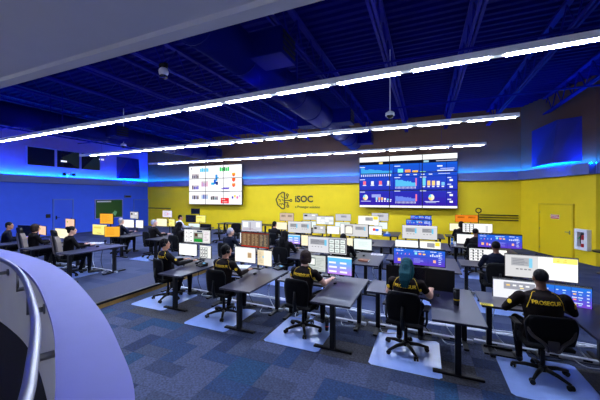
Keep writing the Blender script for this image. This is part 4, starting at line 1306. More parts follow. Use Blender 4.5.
# desk phone at A1, blue tissue box at back, tan phone
def phone(P, rz, label):
    t = thing('desk_phone', label, 'phone', P, rz)
    MB().poly([(-0.1, -0.09, 0), (0.1, -0.09, 0), (0.1, 0.09, 0), (-0.1, 0.09, 0), (-0.1, -0.09, 0.02), (0.1, -0.09, 0.02), (0.1, 0.09, 0.07), (-0.1, 0.09, 0.07)], [(0, 1, 2, 3), (4, 5, 6, 7), (0, 1, 5, 4), (1, 2, 6, 5), (2, 3, 7, 6), (3, 0, 4, 7)]).build('body', M_black, t, bevel=0.004)
    MB().tube([(-0.07, -0.09, 0.05), (-0.07, -0.06, 0.075), (-0.07, 0.06, 0.105), (-0.07, 0.09, 0.09)], [0.02, 0.016, 0.016, 0.02], 8).build('handset', M_black, t, True)
    s = link('display', rects_mesh('display', [(0, 0, 1, 1, (70, 170, 230)), (0.1, 0.3, 0.8, 0.6, (200, 235, 250))], 0.09, 0.035), t, (0.04, 0.025, 0.065))
    s.rotation_euler.x = R(-72)
phone(top_pt(202, 266), R(-20), 'black desk phone with blue display at the front desk nearest the step')
phone(top_pt(279, 269), R(-30), 'black desk phone between the white screens and the grey-green screen')
bx = thing('tissue_box', 'blue box with white tissue on the back row desk', 'box', top_pt(387, 236), R(5))
MB().b2((-0.13, -0.08, 0), (0.13, 0.08, 0.09)).build('carton', mat('carton_blue', lin((40, 100, 200)), 0.6), bx, bevel=0.004)
MB().poly([(-0.05, -0.02, 0.088), (0.05, -0.02, 0.088), (0.05, 0.02, 0.088), (-0.05, 0.02, 0.088), (-0.03, 0.0, 0.17), (0.04, 0.01, 0.2), (0.0, -0.02, 0.15)], [(0, 1, 6), (1, 5, 6), (1, 2, 5), (2, 3, 5), (3, 4, 5), (3, 0, 4), (0, 6, 4), (4, 6, 5)]).build('tissue', M_paper, bx)

# backpacks under desks, bottles on floor
def backpack(P, rz, label, m):
    t = thing('backpack', label, 'bag', P, rz)
    MB().ell((0, 0, 0.2), (0.17, 0.11, 0.2), 14, 10).build('bag', m, t, True)
    MB().ell((0, -0.09, 0.15), (0.12, 0.05, 0.11), 12, 8).build('pocket', m, t, True)
    MB().tube([(-0.05, 0.02, 0.38), (-0.04, 0.02, 0.44), (0.04, 0.02, 0.44), (0.05, 0.02, 0.38)], 0.01, 6).build('handle', m, t, True)
backpack((-0.75, 7.9, 0.003), R(20), 'black backpack on the floor beside the desk with the book', M_black)
backpack((-2.3, 5.5, 0.003), R(-30), 'dark blue backpack on floor between front row desks', mat('navy_cloth', lin((30, 40, 90)), 0.8))
for (P, lab) in (((-1.52, 4.75, 0.007), 'small black floor bottle by the front person\'s chair casters'), ((-1.38, 4.6, 0.007), 'clear bottle with red label standing on front chair mat')):
    tumbler(P, lab, mat('grey_bottle' if 'clear' in lab else 'dark_bottle', (0.4, 0.42, 0.5) if 'clear' in lab else (0.03, 0.03, 0.04), 0.2), M_red, 0.19, 0.034)
fb = thing('footrest', 'flat dark footrest panel on floor left of the door-side chair mat', 'footrest', (0.98, 5.05, 0.003), R(0))
MB().b2((-0.2, -0.13, 0), (0.2, 0.13, 0.02)).build('plate', M_blackm, fb, bevel=0.004)
MB().b2((-0.18, 0.06, 0.02), (0.18, 0.11, 0.05)).build('heel_bar', M_blackm, fb, bevel=0.004)

# power raceways and cables behind each desk
def raceway(k):
    xr, y0, z, ph = ST[k]
    t = thing('power_raceway', 'white cable raceway with outlets on floor behind %s' % ph, 'raceway', (xr - 0.8, y0 + 1.22, z + 0.003), R(-2), 'floor raceways')
    MB().b2((-0.8, -0.03, 0), (0.8, 0.03, 0.045)).build('duct_body', M_cable, t, bevel=0.004)
    for i in range(4):
        MB().b2((-0.6 + i * 0.36, -0.032, 0.01), (-0.5 + i * 0.36, -0.0295, 0.036)).build('outlet', M_black, t)
    r = random.Random(hash(k) % 100 if False else ord(k[0]) * 7 + ord(k[1]))
    for i in range(3):
        ox = -0.6 + 0.5 * i + r.uniform(-0.1, 0.1)
        pts = smooth_path([(ox, -0.02, 0.02), (ox + 0.1, -0.18 - 0.1 * r.random(), 0.012), (ox + 0.35, -0.1, 0.012), (ox + 0.2, 0.08, 0.012), (ox + 0.05, 0.12, 0.25), (ox + 0.1, 0.14, 0.6)], 5)
        c = MB().tube(pts, 0.007, 6).build('cable_loop', M_cable if i != 1 else M_black, t, True)
for k in ('A1', 'A2', 'A3', 'A4', 'A5', 'B1', 'B2', 'B3', 'B4', 'B5', 'P1', 'P2'):
    raceway(k)
for k, (X0, X1, Y, lab) in enumerate(((-4.4, -0.9, 5.75, 'white cable bundle on floor under the front row left half'), (-0.8, 3.0, 5.72, 'white cable bundle on floor under the front row right half'))):
    t = thing('cable_bundle', lab, 'cable', (0, 0, 0.003))
    r = random.Random(k)
    for i in range(4):
        pts = [(X0 + (X1 - X0) * j / 12, Y + i * 0.03 + r.uniform(-0.05, 0.05), 0.012) for j in range(13)]
        MB().tube(smooth_path(pts, 4), 0.010, 6).build('cable', M_cable, t, True)

# long table by the yellow wall
lt = thing('long_table', 'long black table standing against the yellow wall left of the logo', 'table', (-8.6, 13.0, PZ))
MB().b2((-1.5, -0.4, 0.71), (2.4, 0.4, 0.74)).build('table_top', M_blackm, lt, bevel=0.004)
for lx in (-1.4, -0.2, 0.6, 1.4, 2.3):
    for ly in (-0.36, 0.36):
        MB().b2((lx - 0.03, ly - 0.03, 0.0), (lx + 0.03, ly + 0.03, 0.71)).build('leg', M_blackm, lt)

# ------------------------------------------------------------------ video walls
def video_wall(u0, u1, v0, v1, pic, nx, ny, label):
    Y = 15.42
    a, b = at(u0, v0, Y=Y), at(u1, v1, Y=Y)
    um = (u0 + u1) / 2
    zt, zb = at(um, v0, Y=Y).z, at(um, v1, Y=Y).z
    W, H = b.x - a.x, zt - zb
    t = thing('video_wall', label, 'video wall', ((a.x + b.x) / 2, Y, (zt + zb) / 2), group='video walls')
    MB().b2((-W / 2 + 0.02, 0.06, -H / 2 + 0.02), (W / 2 - 0.02, 0.12, H / 2 - 0.02)).b2((-W * 0.4, 0.12, -H * 0.3), (W * 0.4, YB - Y, H * 0.3)).build('mounting_frame', M_blackm, t)
    g = 0.006
    for i in range(nx):
        for j in range(ny):
            x0, x1 = i / nx, (i + 1) / nx
            y0, y1 = j / ny, (j + 1) / ny
            p = MB().b2(((x0 - 0.5) * W + 0.001, 0.0, (y0 - 0.5) * H + 0.001), ((x1 - 0.5) * W - 0.001, 0.06, (y1 - 0.5) * H - 0.001)).build('display_panel', M_black, t)
            gx, gy = 0.011 / W * 1.6, 0.011 / H * 1.6
            link('screen', rects_mesh('screen', pic, W, H, 0, lift=0.0012, clip=(x0 + gx, y0 + gy, x1 - gx, y1 - gy)), p)
    return t
def wall_pic_left():
    q = [(0, 0, 1, 1, (250, 250, 254))]
    r = random.Random(3)
    def people(x0, y0, x1, y1, c):
        q.append((x0, y0, x1, y1, (200, 190, 196)))
        for i in range(4):
            xx = x0 + (x1 - x0) * i / 4
            q.append((xx + 0.004, y0, xx + (x1 - x0) / 5, y0 + (y1 - y0) * r.uniform(0.6, 0.95), r.choice(c)))
    q.append((0.04, 0.92, 0.06, 0.95, (40, 50, 120)))
    for i in range(5):
        q.append((0.225 + i * 0.034, 0.84, 0.253 + i * 0.034, 0.93 + 0.01 * (i % 2), (60, 190, 230)))
        q.append((0.60 + i * 0.036, 0.84, 0.63 + i * 0.036, 0.93 + 0.012 * ((i + 1) % 2), (40, 205, 95) if i != 2 else (20, 120, 60)))
    people(0.06, 0.68, 0.2, 0.8, ((60, 50, 60), (150, 120, 110), (90, 90, 120)))
    people(0.06, 0.39, 0.2, 0.5, ((60, 60, 170), (100, 80, 110), (70, 70, 200)))
    people(0.06, 0.13, 0.2, 0.24, ((50, 46, 56), (190, 90, 90), (120, 130, 170)))
    people(0.25, 0.46, 0.38, 0.6, ((200, 130, 190), (230, 170, 200), (180, 150, 210)))
    people(0.25, 0.14, 0.38, 0.26, ((70, 150, 220), (40, 90, 190), (150, 190, 230)))
    people(0.43, 0.12, 0.57, 0.22, ((40, 50, 60), (60, 120, 130), (90, 90, 120)))
    for (x0, y0, x1, y1, c) in ((0.44, 0.5, 0.5, 0.56, (40, 170, 230)), (0.49, 0.52, 0.53, 0.64, (20, 90, 200)), (0.52, 0.6, 0.56, 0.76, (40, 140, 220)), (0.53, 0.5, 0.57, 0.58, (30, 40, 110)), (0.55, 0.66, 0.58, 0.7, (90, 180, 230))):
        q.append((x0, y0, x1, y1, c))
    q += [(0.63, 0.385, 0.77, 0.41, (110, 90, 200)), (0.66, 0.41, 0.78, 0.43, (80, 70, 190)), (0.63, 0.31, 0.78, 0.33, (190, 190, 200))]
    q += [(0.62, 0.03, 0.77, 0.17, (226, 40, 50)), (0.65, 0.06, 0.74, 0.08, (250, 200, 200)), (0.64, 0.12, 0.7, 0.14, (250, 220, 220))]
    for i in range(3):
        q.append((0.825, 0.72 - i * 0.13, 0.885, 0.79 - i * 0.13, ((240, 170, 40), (240, 100, 40), (250, 140, 60))[i]))
        q.append((0.84, 0.70 - i * 0.13, 0.87, 0.75 - i * 0.13, (250, 80, 70)))
    for i in range(4):
        q.append((0.82 + i * 0.042, 0.15 + 0.03 * (i % 2), 0.85 + i * 0.042, 0.21 + 0.03 * (i % 2), ((60, 60, 180), (240, 200, 70), (220, 90, 170), (200, 190, 220))[i]))
    return q
def wall_pic_right():
    q = []
    for i in range(10):
        t = i / 9
        q.append((0, i / 10, 1, (i + 1) / 10 + 0.001, (int(52 - 32 * t), int(30 + 66 * t), int(160 + 54 * t))))
    def P(x0, y0, x1, y1, c):
        q.append((x0, y0, x1, y1, c))
    P(0, 0.0, 1, 0.045, (245, 246, 250)); P(0, 0.9, 1, 1, (250, 250, 252)); P(0, 0.84, 1, 0.9, (16, 20, 40)); P(0.22, 0.85, 0.26, 0.885, (226, 206, 110)); P(0.68, 0.85, 0.73, 0.885, (150, 200, 220)); P(0.8, 0.86, 0.99, 0.875, (180, 180, 200))
    dark = (14, 40, 130)
    for yy in (0.345, 0.59):
        P(0, yy, 1, yy + 0.008, dark)
    for xx in (0.375, 0.635, 0.895):
        P(xx, 0.05, xx + 0.005, 0.84, dark)
    def area(x0, y0, x1, h, n, c, bars=(236, 240, 252)):
        r = random.Random(int(x0 * 100))
        for i in range(n):
            xa = x0 + (x1 - x0) * i / n
            hh = h * (1 - 0.55 * i / n) * r.uniform(0.8, 1.05)
            P(xa, y0, xa + (x1 - x0) / n, y0 + hh, c)
            P(xa + 0.002, y0 - 0.045, xa + (x1 - x0) / n * 0.45, y0 - 0.005, bars)
    area(0.02, 0.655, 0.36, 0.12, 16, (62, 160, 226))
    area(0.395, 0.41, 0.61, 0.15, 16, (86, 184, 236))
    area(0.395, 0.13, 0.61, 0.11, 16, (104, 130, 226))
    P(0.6, 0.13, 0.615, 0.26, (240, 120, 150)); P(0.6, 0.42, 0.612, 0.56, (230, 120, 170))
    for i, c in enumerate(((110, 225, 235), (255, 156, 96), (252, 196, 70), (150, 215, 150), (120, 190, 110))):
        P(0.42 + i * 0.075, 0.66, 0.475 + i * 0.075, 0.745 - 0.02 * i, c); P(0.43 + i * 0.075, 0.62, 0.465 + i * 0.075, 0.635, (230, 234, 250))
    for i in range(4):
        P(0.045 + i * 0.088, 0.45, 0.075 + i * 0.088, 0.52, (255, 110, 130) if i in (0, 2) else (230, 236, 252)); P(0.04 + i * 0.088, 0.43, 0.08 + i * 0.088, 0.445, (226, 232, 252))
    for i, (h, c) in enumerate(((0.14, (110, 205, 245)), (0.09, (240, 190, 120)), (0.085, (250, 210, 130)), (0.08, (230, 230, 240)), (0.06, (120, 190, 240)))):
        P(0.67 + i * 0.045, 0.42, 0.7 + i * 0.045, 0.42 + h, c); P(0.672 + i * 0.045, 0.39, 0.695 + i * 0.045, 0.41, (226, 232, 252))
    for (cx, cy) in ((0.07, 0.2), (0.755, 0.2)):
        n = 12
        for i in range(n):
            yy = -1 + 2 * (i + 0.5) / n
            hw = math.sqrt(max(0, 1 - yy * yy)) * 0.028
            P(cx - hw, cy + yy * 0.055 - 0.005, cx, cy + yy * 0.055 + 0.005, (250, 206, 120) if i < 6 else (130, 210, 250))
            P(cx, cy + yy * 0.055 - 0.005, cx + hw, cy + yy * 0.055 + 0.005, (246, 230, 200) if i < 6 else (250, 240, 210))
    P(0.02, 0.12, 0.13, 0.13, (220, 226, 250)); P(0.69, 0.12, 0.83, 0.13, (220, 226, 250)); P(0.7, 0.1, 0.8, 0.108, (200, 210, 250))
    for i, c in enumerate(((150, 215, 245), (255, 160, 110), (255, 200, 120), (240, 236, 250), (120, 200, 240), (230, 236, 252))):
        P(0.185 + i * 0.03, 0.15, 0.205 + i * 0.03, 0.225 - 0.012 * i, c); P(0.186 + i * 0.03, 0.115, 0.2 + i * 0.03, 0.14, (240, 240, 252))
    P(0.14, 0.2, 0.24, 0.26, (150, 160, 230))
    P(0.81, 0.68, 0.96, 0.7, (214, 224, 252)); P(0.84, 0.72, 0.97, 0.732, (190, 204, 250)); P(0.82, 0.63, 0.93, 0.64, (200, 212, 250)); P(0.81, 0.76, 0.86, 0.785, (226, 232, 252))
    for yy in (0.55, 0.43, 0.28, 0.16):
        P(0.905, yy, 0.94, yy + 0.015, (210, 220, 250)); P(0.925, yy - 0.055, 0.955, yy - 0.02, (240, 242, 252))
    for (x, yy) in ((0.005, 0.79), (0.005, 0.545), (0.005, 0.30), (0.385, 0.79), (0.385, 0.57), (0.385, 0.315), (0.645, 0.57), (0.645, 0.315)):
        P(x, yy, x + 0.06, yy + 0.014, (220, 228, 252))
    return q
video_wall(189, 242, 165.2, 204.5, wall_pic_left(), 3, 3, 'video wall of nine panels showing white pages with small pictures')
video_wall(359.3, 457.8, 155, 208, wall_pic_right(), 3, 3, 'video wall of nine panels showing blue charts and dashboards')

# ------------------------------------------------------------------ logo and lettering on yellow wall
def wall_text(parent, txt, uc, v_base, size_px, bold, name):
    Y = YB - 0.002
    p = at(uc, v_base, Y=Y)
    d = Y / ray(uc, v_base)[1]
    size = size_px / FPX * d
    v, f = text_geo(txt, size, bold * size)
    n = len(v)
    V = [(p.x + x, Y - 0.012, p.z + y) for x, y, _ in v]
    o = MB().poly(V, f).build(name, M_ink, parent)
    o.modifiers.new('thick', 'SOLIDIFY').thickness = 0.012
    return o
lg = thing('wall_logo', 'dark half-brain circuit logo with lettering on the yellow wall', 'logo', (0, 0, 0))
wall_text(lg, 'iSOC', 304, 202.0, 8.9, 0.028, 'logo_lettering')
wall_text(lg, 'a Prosegur solution', 307.5, 208.0, 3.4, 0.006, 'tagline_lettering')
def LP(u, v):
    p = at(u, v, Y=YB - 0.012)
    return (p.x, p.y, p.z)
def lrect(pts, r, name):
    MB().tube([LP(*p) for p in pts], r, 6).build(name, M_ink, lg)
cu, cv = 284.6, 200.5
br = smooth_path([(284.5, 192.8, 0), (282.5, 192.2, 0), (280.6, 193.6, 0), (278.6, 194.8, 0), (277.6, 197.2, 0), (276.2, 199.6, 0), (277.0, 202.2, 0), (277.8, 204.8, 0), (279.6, 206.4, 0), (281.4, 208.2, 0), (283.2, 208.8, 0), (284.5, 208.0, 0)], 5)
lrect([(p.x, p.y) for p in br], 0.035, 'brain_outline')
lrect([(284.5, 192.6), (284.5, 208.2)], 0.035, 'brain_midline')
for a in ([(281.0, 195.5), (281.6, 197.0), (283.4, 197.4)], [(278.4, 199.0), (280.0, 199.8), (280.4, 201.6)], [(282.0, 199.6), (283.6, 200.4)], [(279.2, 204.2), (281.0, 203.4), (281.6, 205.4)], [(282.2, 203.2), (283.8, 204.8)]):
    lrect(a, 0.024, 'brain_fold')
for pts, (nx_, ny_) in (([(284.6, 198.2), (287.4, 198.2), (287.4, 196.2)], (287.4, 195.0)), ([(284.6, 200.5), (289.6, 200.5)], (290.9, 200.5)), ([(284.6, 202.6), (287.8, 202.6), (287.8, 205.0)], (287.8, 206.2))):
    lrect(pts, 0.03, 'circuit_trace')
    c = Vector(LP(nx_, ny_))
    ring = [(c.x + 0.065 * math.cos(q), c.y, c.z + 0.065 * math.sin(q)) for q in [2 * math.pi * k / 14 for k in range(15)]]
    MB().tube(ring, 0.024, 6).build('circuit_node', M_ink, lg)

# ------------------------------------------------------------------ things on the right slanted wall
dR = (PR1 - PR0).normalized()
nR = Vector((dR.y, -dR.x, 0))
if nR.dot(-PR0) < 0:
    nR = -nR
def on_right(u, v):
    d = Vector(ray(u, v))
    t = PR0.dot(nR) / d.dot(nR)
    return Vector((d.x * t, d.y * t, EYE + d.z * t))
rzR = math.atan2(dR.y, dR.x)
def wall_frame(P):
    """matrix: x along the wall to the right, -y out of the wall"""
    return Matrix(((dR.x, -nR.x, 0, P.x), (dR.y, -nR.y, 0, P.y), (0, 0, 1, P.z), (0, 0, 0, 1)))
pa, pb = on_right(540.5, 250), on_right(572.5, 250)
dw = (pb - pa).length
dz = on_right(556, 205).z
F_ = wall_frame(Vector((pa.x, pa.y, 0)))
door = struct(MB().b2((0, -0.03, 0.01), (dw, 0.0, dz), F_).build('door_1', M_doory))
MB().b2((-0.06, -0.05, 0), (0, 0, dz + 0.06), F_).b2((dw, -0.05, 0), (dw + 0.06, 0, dz + 0.06), F_).b2((0, -0.05, dz), (dw, 0, dz + 0.06), F_).build('door_frame', mat('yellow_frame_paint', lin((222, 188, 8)), 0.5), door)
MB().box((dw - 0.1, -0.035, 0.98), (0.05, 0.01, 0.14), F_).tube([(dw - 0.1, -0.03, 0.99), (dw - 0.1, -0.075, 0.99), (dw - 0.24, -0.08, 0.99)], 0.012, 8, F_).build('door_handle', M_steel, door)
for hz_ in (0.25, 1.0, dz - 0.3):
    MB().box((0.0, -0.036, hz_), (0.03, 0.012, 0.1), F_).build('hinge', M_steel, door)
sp0, sp1 = on_right(551.5, 214.2), on_right(560, 219.2)
sg = thing('door_sign', 'red and white sign on the yellow door', 'sign', (0, 0, 0))
Sx = (Vector((sp0.x, sp0.y, 0)) - Vector((pa.x, pa.y, 0))).length
sw = (Vector((sp1.x, sp1.y, 0)) - Vector((sp0.x, sp0.y, 0))).length
MB().b2((Sx, -0.036, sp1.z), (Sx + sw, -0.031, sp0.z), F_).build('plate', M_paper, sg)
hh = sp0.z - sp1.z
MB().b2((Sx + 0.01, -0.038, sp1.z + hh * 0.42), (Sx + sw - 0.01, -0.0362, sp0.z - 0.008), F_).b2((Sx + 0.01, -0.038, sp1.z + 0.008), (Sx + sw - 0.01, -0.0362, sp1.z + hh * 0.3), F_).build('red_field', M_red, sg)
for i in range(5):
    MB().b2((Sx + sw * (0.12 + i * 0.155), -0.0395, sp1.z + hh * 0.56), (Sx + sw * (0.12 + i * 0.155) + sw * 0.1, -0.0382, sp1.z + hh * 0.82), F_).build('print_block', M_paper, sg)
# fire extinguisher in white cabinet
c0, c1 = on_right(578.3, 229.5), on_right(591.5, 250.2)
Fc = wall_frame(Vector((c0.x, c0.y, 0)))
cwid = (Vector((c1.x, c1.y, 0)) - Vector((c0.x, c0.y, 0))).length
zc1, zc0 = (on_right(585, 229.3).z), (on_right(585, 250).z)
cab = thing('extinguisher_cabinet', 'white fire extinguisher cabinet on the yellow wall right of door', 'cabinet', (0, 0, 0))
mbc = MB()
ix0, ix1, iz0, iz1 = cwid * 0.22, cwid * 0.8, zc0 + (zc1 - zc0) * 0.14, zc0 + (zc1 - zc0) * 0.86
mbc.b2((0, -0.14, zc0), (ix0, 0, zc1), Fc).b2((ix1, -0.14, zc0), (cwid, 0, zc1), Fc).b2((ix0, -0.14, zc0), (ix1, 0, iz0), Fc).b2((ix0, -0.14, iz1), (ix1, 0, zc1), Fc)
mbc.build('cabinet_box', M_paper, cab)
MB().b2((ix0, -0.02, iz0), (ix1, -0.005, iz1), Fc).build('back_panel', mat('cab_dark', lin((60, 62, 70)), 0.6), cab)
MB().b2((ix0 - 0.01, -0.143, iz0), (ix0 + 0.012, -0.14, iz1), Fc).build('door_trim', M_housing, cab)
MB().b2((ix1 - 0.012, -0.143, iz0), (ix1 + 0.01, -0.14, iz1), Fc).build('door_trim', M_housing, cab)
MB().poly([(ix0 + 0.01, -0.145, iz1 - 0.25), (ix0 + 0.14, -0.145, iz1 - 0.12), (ix0 + 0.14, -0.145, iz1 - 0.2), (ix0 + 0.01, -0.142, iz1 - 0.25), (ix0 + 0.14, -0.142, iz1 - 0.12), (ix0 + 0.14, -0.142, iz1 - 0.2)], [(0, 1, 2), (3, 4, 5), (0, 1, 4, 3), (1, 2, 5, 4), (2, 0, 3, 5)], Fc).build('green_pull_tag', mat('green_tag', lin((40, 190, 120)), 0.5), cab)
ex = thing('fire_extinguisher', 'red fire extinguisher inside the white wall cabinet', 'extinguisher', (0, 0, 0))
ec = Fc @ Vector(((ix0 + ix1) / 2 + 0.03, -0.075, iz0))
MB().lathe([(0.055, 0), (0.06, 0.01), (0.06, 0.34), (0.045, 0.39), (0.02, 0.41)], 16, M=Matrix.Translation(ec)).build('cylinder', M_red, ex, True)
MB().cyl((0, 0, 0.4), (0, 0, 0.47), 0.018, M=Matrix.Translation(ec)).box((0.03, 0, 0.47), (0.1, 0.02, 0.015), Matrix.Translation(ec)).build('valve', M_black, ex)
MB().tube([(0.0, 0, 0.43), (-0.07, 0, 0.42), (-0.085, 0, 0.3), (-0.08, 0, 0.12)], 0.01, 6, Matrix.Translation(ec)).build('hose', M_black, ex, True)
MB().lathe([(0.0608, 0.12), (0.0608, 0.25)], 16, M=Matrix.Translation(ec)).build('label_band', M_paper, ex)
# folded blue wedge panels above the ledges
def wedge(A, B, z0, z1, n, dep, label, dtop=0.15, frac=0.42):
    t = thing('wedge_panel', label, 'wall panel', (0, 0, 0), group='wedge panels above the ledge')
    off = n * 0.012
    a, b = Vector((A.x, A.y, 0)) + off, Vector((B.x, B.y, 0)) + off
    m = a.lerp(b, frac)
    Z0, Z1 = Vector((0, 0, z0)), Vector((0, 0, z1))
    a0, b0, m0, a1, b1, m1 = a + Z0, b + Z0, m + n * dep + Z0, a + Z1, b + Z1, m + n * dtop + Z1
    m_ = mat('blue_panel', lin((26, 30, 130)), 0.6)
    def sheet(P, nm, mm):
        nn = (P[1] - P[0]).cross(P[-1] - P[0]).normalized()
        if nn.dot(m.lerp(a, 0.2) + (Z0 + Z1) / 2 - P[0]) < 0:
            nn = -nn
        k = len(P)
        MB().poly(list(P) + [p + nn * 0.012 for p in P], [tuple(range(k)), tuple(range(k, 2 * k))] + [(i, (i + 1) % k, k + (i + 1) % k, k + i) for i in range(k)]).build(nm, mm, t)
    sheet((a0, m0, m1, a1), 'left_face', m_)
    sheet((m0, b0, b1, m1), 'right_face', m_)
    sheet((a0, b0, m0), 'underside', mat('glow_tinted_panel', lin((150, 175, 235)), 0.6))  # underside paler: blue tape light painted into its colour
    sheet((a1, m1, b1), 'top_face', m_)
qa, qb = on_right(532, 167), on_right(582.5, 163)
zt_ = on_right(556, 124).z
fr_ = 0.5
for k_ in range(30):        # fold stands where the right third of the panel begins
    fr_ = 0.3 + 0.02 * k_
    m_pt = qa.lerp(qb, fr_) + nR * 0.62
    if UC + FPX * (C_ * m_pt.x + S_ * m_pt.y) / (-S_ * m_pt.x + C_ * m_pt.y) > 552:
        break
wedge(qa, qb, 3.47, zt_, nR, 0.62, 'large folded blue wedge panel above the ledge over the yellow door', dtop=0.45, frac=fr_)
la, lb = at(116.5, 178, X=XL), at(138.5, 180, X=XL)
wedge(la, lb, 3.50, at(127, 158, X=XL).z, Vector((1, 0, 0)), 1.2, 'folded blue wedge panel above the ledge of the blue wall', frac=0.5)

# three dark rails and ring lamp on the back wall, at right
for i, v in enumerate((214.8, 217.2, 219.6)):
    a, b = at(479, v, Y=YB), at(521, v, Y=YB)
    t = thing('wall_rail', '%s of three dark rails on the yellow wall left of the door' % ('topmost', 'middle', 'lowest')[i], 'rail', (0, 0, 0), group='dark wall rails')
    MB().b2((a.x, YB - 0.05, a.z - 0.02), (min(b.x, 3.8), YB - 0.02, a.z + 0.02)).build('bar', M_blackm, t)
    for fx in (0.1, 0.5, 0.9):
        x = a.x + (min(b.x, 3.8) - a.x) * fx
        MB().b2((x - 0.02, YB - 0.03, a.z - 0.015), (x + 0.02, YB, a.z + 0.015)).build('bracket', M_blackm, t)
rl = thing('ring_lamp', 'small black ring lamp standing behind the orange monitor', 'lamp', at(478.5, 236, Y=13.4, ).xyz)
zr = at(478.5, 210.5, Y=13.4).z
rl.location.z = 0.73
ring = [(0.09 * math.cos(q), 0, zr - 0.73 + 0.09 * math.sin(q)) for q in [2 * math.pi * k / 18 for k in range(19)]]
MB().tube(ring, 0.022, 8).build('ring', M_black, rl, True)
MB().cyl((0, 0, 0), (0, 0, zr - 0.73 - 0.09), 0.014).build('pole', M_black, rl)
MB().lathe([(0.1, 0), (0.1, 0.012), (0.03, 0.025)], 16).build('foot', M_black, rl)
a, b = at(148.5, 207.8, Y=YB), at(160, 207.8, Y=YB)
t = thing('wall_rail', 'dark rail on the yellow wall beside the blue corner', 'rail', (0, 0, 0))
MB().b2((a.x, YB - 0.05, a.z - 0.04), (at(171, 207.8, Y=YB).x, YB - 0.02, a.z + 0.02)).build('bar', M_blackm, t)
MB().b2((a.x + 0.3, YB - 0.03, a.z - 0.02), (a.x + 0.34, YB, a.z + 0.01)).build('bracket', M_blackm, t)

# ------------------------------------------------------------------ left wall: doors, windows, devices
def on_left(u, v):
    return at(u, v, X=XL)
def left_box(u0, u1, z0, z1, d0, d1, name, m, parent=None, inset=0.0):
    a, b = on_left(u0, 200), on_left(u1, 200)
    return MB().b2((XL + d0, a.y + inset, z0), (XL + d1, b.y - inset, z1)).build(name, m, parent)
for k, (u0, u1) in enumerate(((53.8, 72.2), (134, 147.2))):
    ztop = on_left((u0 + u1) / 2, 200).z
    d = struct(left_box(u0, u1, PZ, ztop, 0, 0.03, 'door_%d' % (k + 2), M_doorb))
    a, b = on_left(u0, 200), on_left(u1, 200)
    MB().b2((XL, a.y - 0.06, PZ), (XL + 0.05, a.y, ztop + 0.06)).b2((XL, b.y, PZ), (XL + 0.05, b.y + 0.06, ztop + 0.06)).b2((XL, a.y, ztop), (XL + 0.05, b.y, ztop + 0.06)).build('door_frame', mat('blue_frame_paint', lin((78, 112, 215)), 0.5), d)
    MB().box((XL + 0.045, a.y + 0.1, 1.1), (0.02, 0.06, 0.2)).tube([(XL + 0.04, a.y + 0.1, 1.1), (XL + 0.09, a.y + 0.1, 1.1), (XL + 0.09, a.y + 0.24, 1.1)], 0.012, 6).build('door_handle', M_black, d)
def left_window(n, u0, u1, zb, zt, m, mullions=()):
    a, b = on_left(u0, 200), on_left(u1, 200)
    w_ = struct(MB().b2((XL, a.y, zb), (XL + 0.02, b.y, zt)).build('window_%d' % n, m))
    fr = MB()
    for (y0, y1, z0, z1) in ((a.y - 0.05, a.y, zb - 0.05, zt + 0.05), (b.y, b.y + 0.05, zb - 0.05, zt + 0.05), (a.y, b.y, zb - 0.05, zb), (a.y, b.y, zt, zt + 0.05)):
        fr.b2((XL, y0, z0), (XL + 0.06, y1, z1))
    fr.build('window_frame', mat('violet_frame_paint', lin((130, 130, 215)), 0.6), w_)
    return w_
za, zb_ = on_left(64, 151).z, on_left(64, 167.5).z
for n, (u0, u1) in enumerate(((27, 54.3), (56.5, 79.0), (81.0, 99.6))):
    wv = left_window(n + 1, u0, u1, zb_, za, M_glass)
    if n > 0:      # olive patch and small emissive bar laid flat over the pane
        a, b = on_left(u0, 200), on_left(u1, 200)
        V = [(XL + 0.024, b.y, zb_), (XL + 0.024, a.y + (0.2 if n == 1 else 0.05), zb_ if n == 2 else zb_ + 0.55), (XL + 0.024, a.y + 0.9, za), (XL + 0.024, b.y, za)]
        MB().poly([(XL + 0.022, p[1], p[2]) for p in V] + V, [(0, 1, 2, 3), (4, 5, 6, 7), (0, 1, 5, 4), (1, 2, 6, 5), (2, 3, 7, 6), (3, 0, 4, 7)]).build('pane_patch', mat('olive_patch', lin((30, 48, 22)), 0.6), wv)
        MB().box((XL + 0.03, a.y + (0.35 if n == 1 else 1.2), zb_ + (0.35 if n == 1 else 0.7)), (0.006, 0.3, 0.09)).build('pane_bar', mat('emissive_bar', (0.8, 0.8, 0.7), 0.5, emit=(0.9, 0.85, 0.7), es=0.8), wv)
gw = left_window(4, 95.2, 121.8, on_left(108, 217.5).z, on_left(108, 200).z, mat('green_board', lin((22, 84, 40)), 0.3))
a, b = on_left(95.2, 200), on_left(121.8, 200)
zt4 = on_left(108, 200).z
MB().b2((XL + 0.02, a.y + 0.1, zt4 - 0.14), (XL + 0.03, a.y + 1.0, zt4 - 0.06)).build('blind_rail', M_housing, gw)
MB().poly([(XL + 0.024, b.y - 0.75, zt4 - 0.95), (XL + 0.024, b.y - 0.5, zt4 - 0.7), (XL + 0.024, b.y - 0.35, zt4 - 0.8), (XL + 0.024, b.y - 0.45, zt4 - 1.05), (XL + 0.028, b.y - 0.55, zt4 - 0.85)], [(0, 1, 4), (1, 2, 4), (2, 3, 4), (3, 0, 4)]).build('leaf_print', mat('pale_green', lin((120, 190, 140)), 0.6), gw)
p = on_left(48, 216)
t = thing('wall_reader', 'small black card reader on the blue wall left of the door', 'card reader', (XL, p.y, p.z))
MB().b2((0, -0.1, -0.1), (0.05, 0.1, 0.1)).build('case', M_black, t, bevel=0.01)
MB().b2((0.05, -0.05, -0.05), (0.055, 0.05, 0.05)).build('pad', M_blackm, t)
p = on_left(127.5, 196.5)
t = thing('exit_sign', 'small pale sign box high on blue wall by the corner', 'sign', (XL, p.y, p.z))
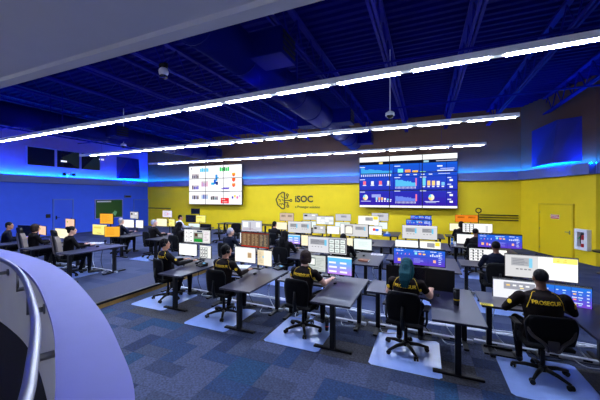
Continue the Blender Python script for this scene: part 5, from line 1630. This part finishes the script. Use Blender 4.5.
MB().b2((0, -0.25, -0.09), (0.06, 0.25, 0.09)).build('case', M_ledge, t, bevel=0.01)
MB().b2((0.06, -0.2, -0.05), (0.063, 0.2, 0.05)).build('face', M_ink, t)
p = on_left(66, 173)
t = thing('security_camera', 'small white camera with two lamps on the blue wall ledge', 'camera', (XL + 0.14, p.y, 3.377))
MB().cyl((0, 0, 0), (0, 0, 0.16), 0.03).build('post', M_paper, t)
MB().ell((0.04, 0, 0.2), (0.12, 0.1, 0.1)).build('head', M_paper, t, True)
for s in (-1, 1):
    MB().cyl((0.05, s * 0.22, 0.16), (0.18, s * 0.26, 0.16), 0.07, 0.09).tube([(0.0, 0, 0.14), (0.05, s * 0.22, 0.16)], 0.015, 6).build('lamp_head', M_black, t, True)

t = thing('side_table', 'dark round side table at the right edge below the extinguisher cabinet', 'table', (4.86, 11.4, 0), 0)
MB().lathe([(0.29, 0.63), (0.30, 0.64), (0.30, 0.66), (0.29, 0.67)], 24).build('table_top', M_blackm, t)
MB().cyl((0, 0, 0.02), (0, 0, 0.63), 0.03).build('column', M_blackm, t)
MB().lathe([(0.2, 0.0), (0.2, 0.012), (0.04, 0.03)], 20).build('foot', M_blackm, t)

# ------------------------------------------------------------------ ceiling-hung cameras
def dome(u, v, Z, label):
    p = at(u, v, Z=Z)
    t = thing('dome_camera', label, 'camera', (p.x, p.y, Z), group='hanging dome cameras')
    MB().cyl((0, 0, 0.08), (0, 0, ZC - Z), 0.014).build('drop_pole', M_housing, t)
    MB().lathe([(0.03, 0.12), (0.11, 0.07), (0.12, 0.0)], 18).build('shroud', M_housing, t, True)
    MB().ell((0, 0, 0), (0.09, 0.09, 0.09)).build('lens_dome', M_black, t, True)
dome(390, 115.5, 4.4, 'dome camera on a pole above the blue chart video wall')
dome(123.5, 146, 4.5, 'dome camera on a pole above the platform')
p = at(163.5, 72, Z=4.9)
t = thing('projector_lamp', 'round pale ceiling lamp head hanging near the low white ceiling', 'lamp', (p.x, p.y, 4.9))
MB().cyl((0, 0, 0.1), (0, 0, 1.3), 0.014).build('drop_pole', M_joist, t)
MB().ell((0, 0, 0), (0.10, 0.10, 0.10)).build('head', M_housing, t, True)
MB().lathe([(0.07, -0.07), (0.085, -0.11), (0.08, -0.12)], 16).build('lens', M_glass, t, True)
MB().b2((-0.09, -0.04, 0.08), (0.09, 0.04, 0.18)).build('bracket', M_black, t)
